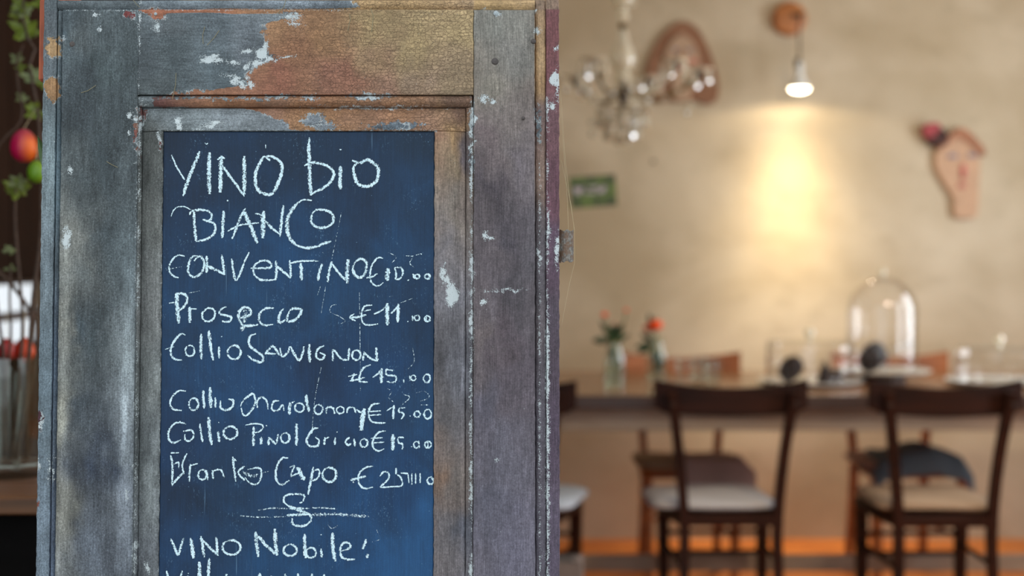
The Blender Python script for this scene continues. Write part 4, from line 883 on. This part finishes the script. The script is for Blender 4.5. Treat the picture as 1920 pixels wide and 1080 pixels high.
# ---------------------------------------------------------------- wall lamp
rp = at(1480, 35, YB - .02); lamp = empty('wall_lamp', (rp.x, YB, rp.z), 0, 'bare reflector bulb hanging from a round wooden wall rose by a cord', 'lamp')
RX = Matrix.Rotation(PI / 2, 4, 'X')
M_rose = wood('turned pine', (150, 90, 45), (190, 122, 66), .45)
MB().lathe([(0, .045), (.060, .045), (.070, .040), (.074, .030), (.074, 0), (0, 0)], (0, 0, 0), 36, RX).build('wooden_rose', M_rose, lamp, True)
MB().box(.004, .050, -.062, -.044, .002, .018, .003).build('cord_hook', M_iron, lamp)
bp = at(1499, 166, YB - .20); bx, by, bz = bp.x - rp.x, -.20, bp.z - rp.z
q0 = (.045, -.058, .01); MB().tube([tuple(p) for p in catmull([q0, (.05, -.10, .012), (bx, by + .01, -.04), (bx, by, bz + .10)], .02)], .004, 8).build('cord', M_iron, lamp, True)
MB().lathe([(0, .062), (.012, .060), (.016, .045), (.016, .012), (0, .012)], (bx, by, bz + .05), 20).build('socket', M_white, lamp, True)
MB().tube([(bx - .014, by - .01, bz + .125), (bx - .014, by - .01, bz + .085)], .008, 8).build('switch', M_iron, lamp, True)
MB().lathe([(.014, .066), (.016, .055), (.022, .044), (.036, .020), (.046, .006), (.047, 0), (.044, 0), (.034, .018), (.02, .042), (.012, .05)], (bx, by, bz), 32).build('bulb_reflector', M_white, lamp, True)
t = NT('glowing lamp face'); t.set((1, .9, .7, 1), .3); t.b.inputs['Emission Color'].default_value = (1.0, .86, .62, 1); t.b.inputs['Emission Strength'].default_value = 14
MB().lathe([(.043, .001), (.038, -.008), (.024, -.015), (0, -.018)], (bx, by, bz), 28).build('bulb_face', t.m, lamp, True)
lw = lamp.location + Vector((bx, by, bz - .025))
light('wall_lamp_beam', 'SPOT', lw, (math.radians(4), 0, 0), 4.2, (1.0, .80, .52), spot_size=math.radians(168), spot_blend=.12, shadow_soft_size=.04)
light('wall_lamp_beam', 'SPOT', lw, (math.radians(2), 0, 0), 16, (1.0, .80, .52), spot_size=math.radians(125), spot_blend=1.0, shadow_soft_size=.04)
light('wall_lamp_beam', 'SPOT', lw, (math.radians(3), 0, 0), 36, (1.0, .79, .48), spot_size=math.radians(84), spot_blend=1.0, shadow_soft_size=.04)
light('wall_lamp_beam', 'SPOT', lw, (math.radians(3), 0, 0), 52, (1.0, .79, .48), spot_size=math.radians(50), spot_blend=1.0, shadow_soft_size=.04)

# ---------------------------------------------------------------- painted clay faces on the wall
M_skin = plain('pale painted clay', (180, 152, 126), .7, .08, 25); M_skin2 = plain('warm painted clay', (192, 156, 126), .7, .08, 25)
M_hair = plain('red brown painted clay', (140, 100, 74), .75, .2, 40, bump=.3); M_hair2 = plain('auburn painted clay', (158, 108, 80), .75, .2, 40)
M_red = plain('red glaze', (180, 108, 94), .5, .1); M_pinkg = plain('pink glaze', (196, 92, 92), .5, .1); M_eye = plain('grey blue glaze', (128, 122, 138), .5, .1)
M_bun = plain('dark brown clay bun', (66, 38, 34), .8, .2); M_rose2 = plain('crimson petal clay', (156, 58, 64), .6, .15)
def relief(name, orig, label, parts):
    o0 = at(orig[0], orig[1], YB - .01); e = empty(name, (o0.x, YB, o0.z), 0, label, 'wall ornament', 'clay faces on the wall')
    for pn, m, poly, y0, y1 in parts:
        if len(poly) == 4 and isinstance(poly[0], (int, float)):
            cx, cy, rx, ry = poly; poly = [(cx + rx * math.cos(2 * PI * i / 20), cy + ry * math.sin(2 * PI * i / 20)) for i in range(20)]
            P = [at(x, y, YB - .01) for x, y in poly]
        else: P = [at(x, y, YB - .01) for x, y in (tuple(q) for q in catmull(list(poly) + [poly[0]], 6)[:-1])]
        MB().prism([(p.x - o0.x, p.z - o0.z) for p in P], y0, y1, .004).build(pn, m, e, True)
    return e
relief('clay_face', (1278, 120), 'long-haired clay face with rosy cheeks behind the chandelier', [
    ('hair', M_hair, [(1214, 186), (1208, 150), (1216, 112), (1236, 72), (1262, 46), (1284, 40), (1308, 54), (1328, 90), (1342, 130), (1348, 165), (1342, 190), (1322, 196), (1300, 188), (1278, 192), (1250, 190), (1230, 194)], -.022, 0),
    ('face', M_skin, [(1276, 64), (1296, 78), (1308, 104), (1308, 132), (1296, 152), (1292, 186), (1262, 186), (1258, 152), (1246, 134), (1244, 106), (1256, 80)], -.036, -.02),
    ('eye', M_eye, (1265, 95, 6, 3.5), -.042, -.034), ('eye', M_eye, (1291, 96, 6, 3.5), -.042, -.034), ('nose', M_skin2, (1279, 108, 3.5, 10), -.05, -.034),
    ('cheek', M_red, (1254, 114, 8, 6), -.041, -.034), ('cheek', M_red, (1297, 116, 8, 6), -.041, -.034), ('mouth', M_pinkg, (1279, 132, 9, 3.5), -.042, -.034)])
relief('clay_face', (1795, 320), 'long-necked clay face with dark hair bun and red flower at right', [
    ('face', M_skin2, [(1752, 284), (1768, 264), (1796, 250), (1822, 264), (1834, 292), (1834, 335), (1830, 404), (1822, 409), (1792, 409), (1786, 402), (1785, 372), (1768, 345), (1752, 312)], -.030, 0),
    ('hair', M_hair2, [(1756, 284), (1764, 264), (1778, 252), (1794, 240), (1812, 246), (1830, 264), (1844, 282), (1845, 292), (1834, 292), (1822, 276), (1806, 264), (1792, 256), (1776, 268)], -.042, -.01),
    ('hair_bun', M_bun, (1754, 258, 20, 18), -.05, 0),
    ('petal', M_rose2, (1738, 250, 12, 10), -.056, -.02), ('petal', M_rose2, (1748, 240, 11, 9), -.058, -.02), ('petal', M_rose2, (1734, 242, 9, 8), -.06, -.02),
    ('eye', M_eye, (1783, 293, 11, 4), -.036, -.028), ('eye', M_eye, (1820, 292, 10, 4), -.036, -.028), ('nose', M_pinkg, (1803, 322, 4, 14), -.044, -.028), ('mouth', M_red, (1801, 348, 8, 6), -.038, -.028)])
tag(MB().lathe([(0, .008), (.006, .006), (.008, .002), (.008, 0), (0, 0)], at(1225, 303, YB), 10, RX).build('wall_hook', M_iron, None, True), 'small dark hook in the plaster right of the hanging card', 'hook')

# ---------------------------------------------------------------- sideboard with branches at the left
SX0, SX1, SY0, SY1, SZ = -1.40, -.60, 2.28, 2.72, .855
sb = empty('console_table', ((SX0 + SX1) / 2, (SY0 + SY1) / 2, 0), 0, 'dark wooden console table behind the shutter, branches in a vase on it', 'table')
def sbx(name, m, *b): c = sb.location; return MB().box(b[0] - c.x, b[1] - c.x, b[2] - c.y, b[3] - c.y, b[4], b[5], .003).build(name, m, sb)
M_console = wood('aged console wood', (70, 46, 28), (118, 76, 42), .5); M_black = plain('blackened wood', (8, 7, 7), .8, .2, Specular_IOR_Level=.1)
for i in range(3): sbx('top_plank', M_console, SX0, SX1, SY0 + i * .1467, SY0 + (i + 1) * .1467 - .002, SZ - .03, SZ)
sbx('apron', M_black, SX0 + .03, SX1 - .03, SY0 + .03, SY0 + .05, SZ - .15, SZ - .03); sbx('apron', M_black, SX0 + .03, SX1 - .03, SY1 - .05, SY1 - .03, SZ - .15, SZ - .03)
for x in (SX0 + .03, SX1 - .08):
    for y in (SY0 + .03, SY1 - .08): sbx('leg', M_black, x, x + .05, y, y + .05, 0, SZ - .03)
sbx('shelf', M_black, SX0 + .04, SX1 - .04, SY0 + .05, SY1 - .05, .2, .225)
VP = Vector((-.885, 2.50, SZ))
vz = empty('branch_vase', VP, 0, 'tall clear glass vase holding budding branches at the left edge', 'vase')
r = .062; MB().lathe([(0, 0), (r * .9, 0), (r * .95, .01), (r, .21), (r * .96, .21), (r * .88, .02), (0, .016)], n=32).build('glass', M_glassw, vz, True)
M_egg = {}
def egg_mat(name, a, b, top):
    t = NT(name); s_ = t.sep(); c = t.mix(t.step(t.add(s_[0], t.mul(t.noise((40, 40, 40), 2), .01)), -.002, .024), srgb(*a), srgb(*b))
    c = t.mix(t.step(t.add(s_[2], t.mul(t.noise((50, 50, 50), 3), .02)), .012, .040), c, srgb(*top)); t.set(c, .45); return t.m
def egg(px, py, Y, h, m, label, tie=None):
    c = at(px, py, Y); e = empty('hanging_egg', c, 0, label, 'egg', 'coloured eggs hung on the branches')
    P = []
    for i in range(13):
        a = PI * i / 12; P.append((h * .40 * math.sin(a) * (1 + .12 * math.cos(a)), -h / 2 * math.cos(a)))
    P[0] = (0, -h / 2); P[-1] = (0, h / 2)
    MB().lathe(P, n=24).build('shell', m, e, 'all')
    tp = (at(*tie) - c) if tie else (.001, 0, h / 2 + .05)
    MB().tube([(0, 0, h / 2), tuple(tp)], .0006, 5).build('string', M_thread, e)
egg(45, 273, 2.46, .058, egg_mat('dyed pink and orange shell', (176, 8, 70), (240, 110, 24), (176, 66, 84)), 'glossy pink-red dyed egg with an orange side hanging at upper left', (70, 200, 2.46))
egg(69, 322, 2.44, .039, egg_mat('dyed green shell', (96, 140, 20), (110, 150, 30), (130, 160, 60)), 'small green egg hanging just below the pink-red egg', (74, 262, 2.46))
egg(46, 656, 2.6, .046, egg_mat('dyed orange shell', (190, 40, 16), (214, 78, 22), (180, 66, 40)), 'orange-red egg hanging low in front of the window')
egg(12, 655, 2.75, .044, egg_mat('dyed red shell', (160, 32, 40), (176, 52, 48), (150, 52, 50)), 'dull red egg beside the low orange one at the picture edge')
def branch(pts, Y, label, leaves, r0=.004, r1=.0015):
    P = [at(x, y, Y + d) for x, y, d in pts]; e = empty('budding_branch', P[0], 0, label, 'branch', 'budding branches in the vase')
    Q = catmull([tuple(p - P[0]) for p in P], .02); n = len(Q)
    MB().tube([tuple(q) for q in Q], [r0 + (r1 - r0) * i / (n - 1) for i in range(n)], 7).build('twig', M_twig, e, True)
    for cx, cy, size, k, m in leaves:
        c = at(cx, cy, Y) - P[0]; rl = random.Random(int(cx * 7 + cy))
        for i in range(k):
            a = 2 * PI * i / k + rl.uniform(-.3, .3); d = Vector((math.cos(a), rl.uniform(-.5, .5), math.sin(a) * .75 + .15)) * size * rl.uniform(.6, .95)
            leaf(e, c, c + d, size * .42, m, .12)
    return e
k = 1 / 1130.0
branch([(22, 860, 0), (36, 700, .0), (42, 600, 0), (32, 470, 0), (28, 400, 0), (30, 352, 0)], 2.5, 'upright branch whose leaf tuft ends below the green egg', [(30, 355, .034, 8, M_leafy), (34, 343, .024, 5, M_leafp), (16, 470, .018, 5, M_leafp)], .004, .002)
branch([(30, 862, .02), (50, 720, .02), (62, 560, .0), (76, 450, 0), (78, 340, 0), (72, 215, 0), (62, 160, 0), (56, 120, 0), (66, 92, 0), (52, 72, 0), (45, 40, 0), (42, -30, 0)], 2.46, 'tall branch rising out of the picture past the pink-red egg', [(42, 18, .030, 7, M_leafp), (36, 10, .026, 5, M_leafy), (80, 5, .03, 6, M_leafy), (45, 58, .036, 8, M_leafy), (50, 66, .026, 4, M_leafp), (62, 146, .026, 7, M_leafp), (80, 160, .018, 4, M_leafy), (64, 212, .026, 7, M_leafy), (60, 206, .018, 4, M_leafp)], .0045, .002)
branch([(15, 862, -.02), (10, 700, -.02), (-10, 520, 0), (-12, 300, 0), (40, 225, 0), (34, 160, 0), (32, 112, 0), (44, 84, 0)], 2.52, 'thin curling branch looping behind the upper leaves', [(30, 112, .018, 5, M_leafp), (38, 128, .016, 4, M_leafy), (40, 184, .018, 5, M_leafp), (30, 30, .018, 4, M_leafy)], .0035, .0016)
branch([(28, 855, .03), (70, 640, .05), (48, 570, .05), (0, 512, .05), (-40, 480, .05)], 2.6, 'dark crooked branch slanting across the bright low window', [(84, 632, .012, 3, M_leafp)], .005, .0035)
branch([(10, 858, -.03), (6, 760, -.03), (20, 640, -.02), (18, 560, 0), (20, 500, 0)], 2.55, 'straight thin branch standing in front of the low window', [(20, 505, .014, 4, M_leafp)], .0035, .002)
lp = at(86, 330, 1.72); le = empty('green_blade_leaf', lp, 0, 'long green leaf tucked behind the left edge of the shutter', 'leaf')
leaf(le, (0, 0, 0), at(70, 254, 1.72) - lp, .010, plain('deep green leaf', (58, 84, 34), .5, .2), .08, 'leaf_blade')
MB().tube([(0, 0, 0), tuple(at(100, 345, 1.70) - lp), tuple(at(112, 352, 1.695) - lp)], .001, 6).build('stalk', M_stem, le, True)
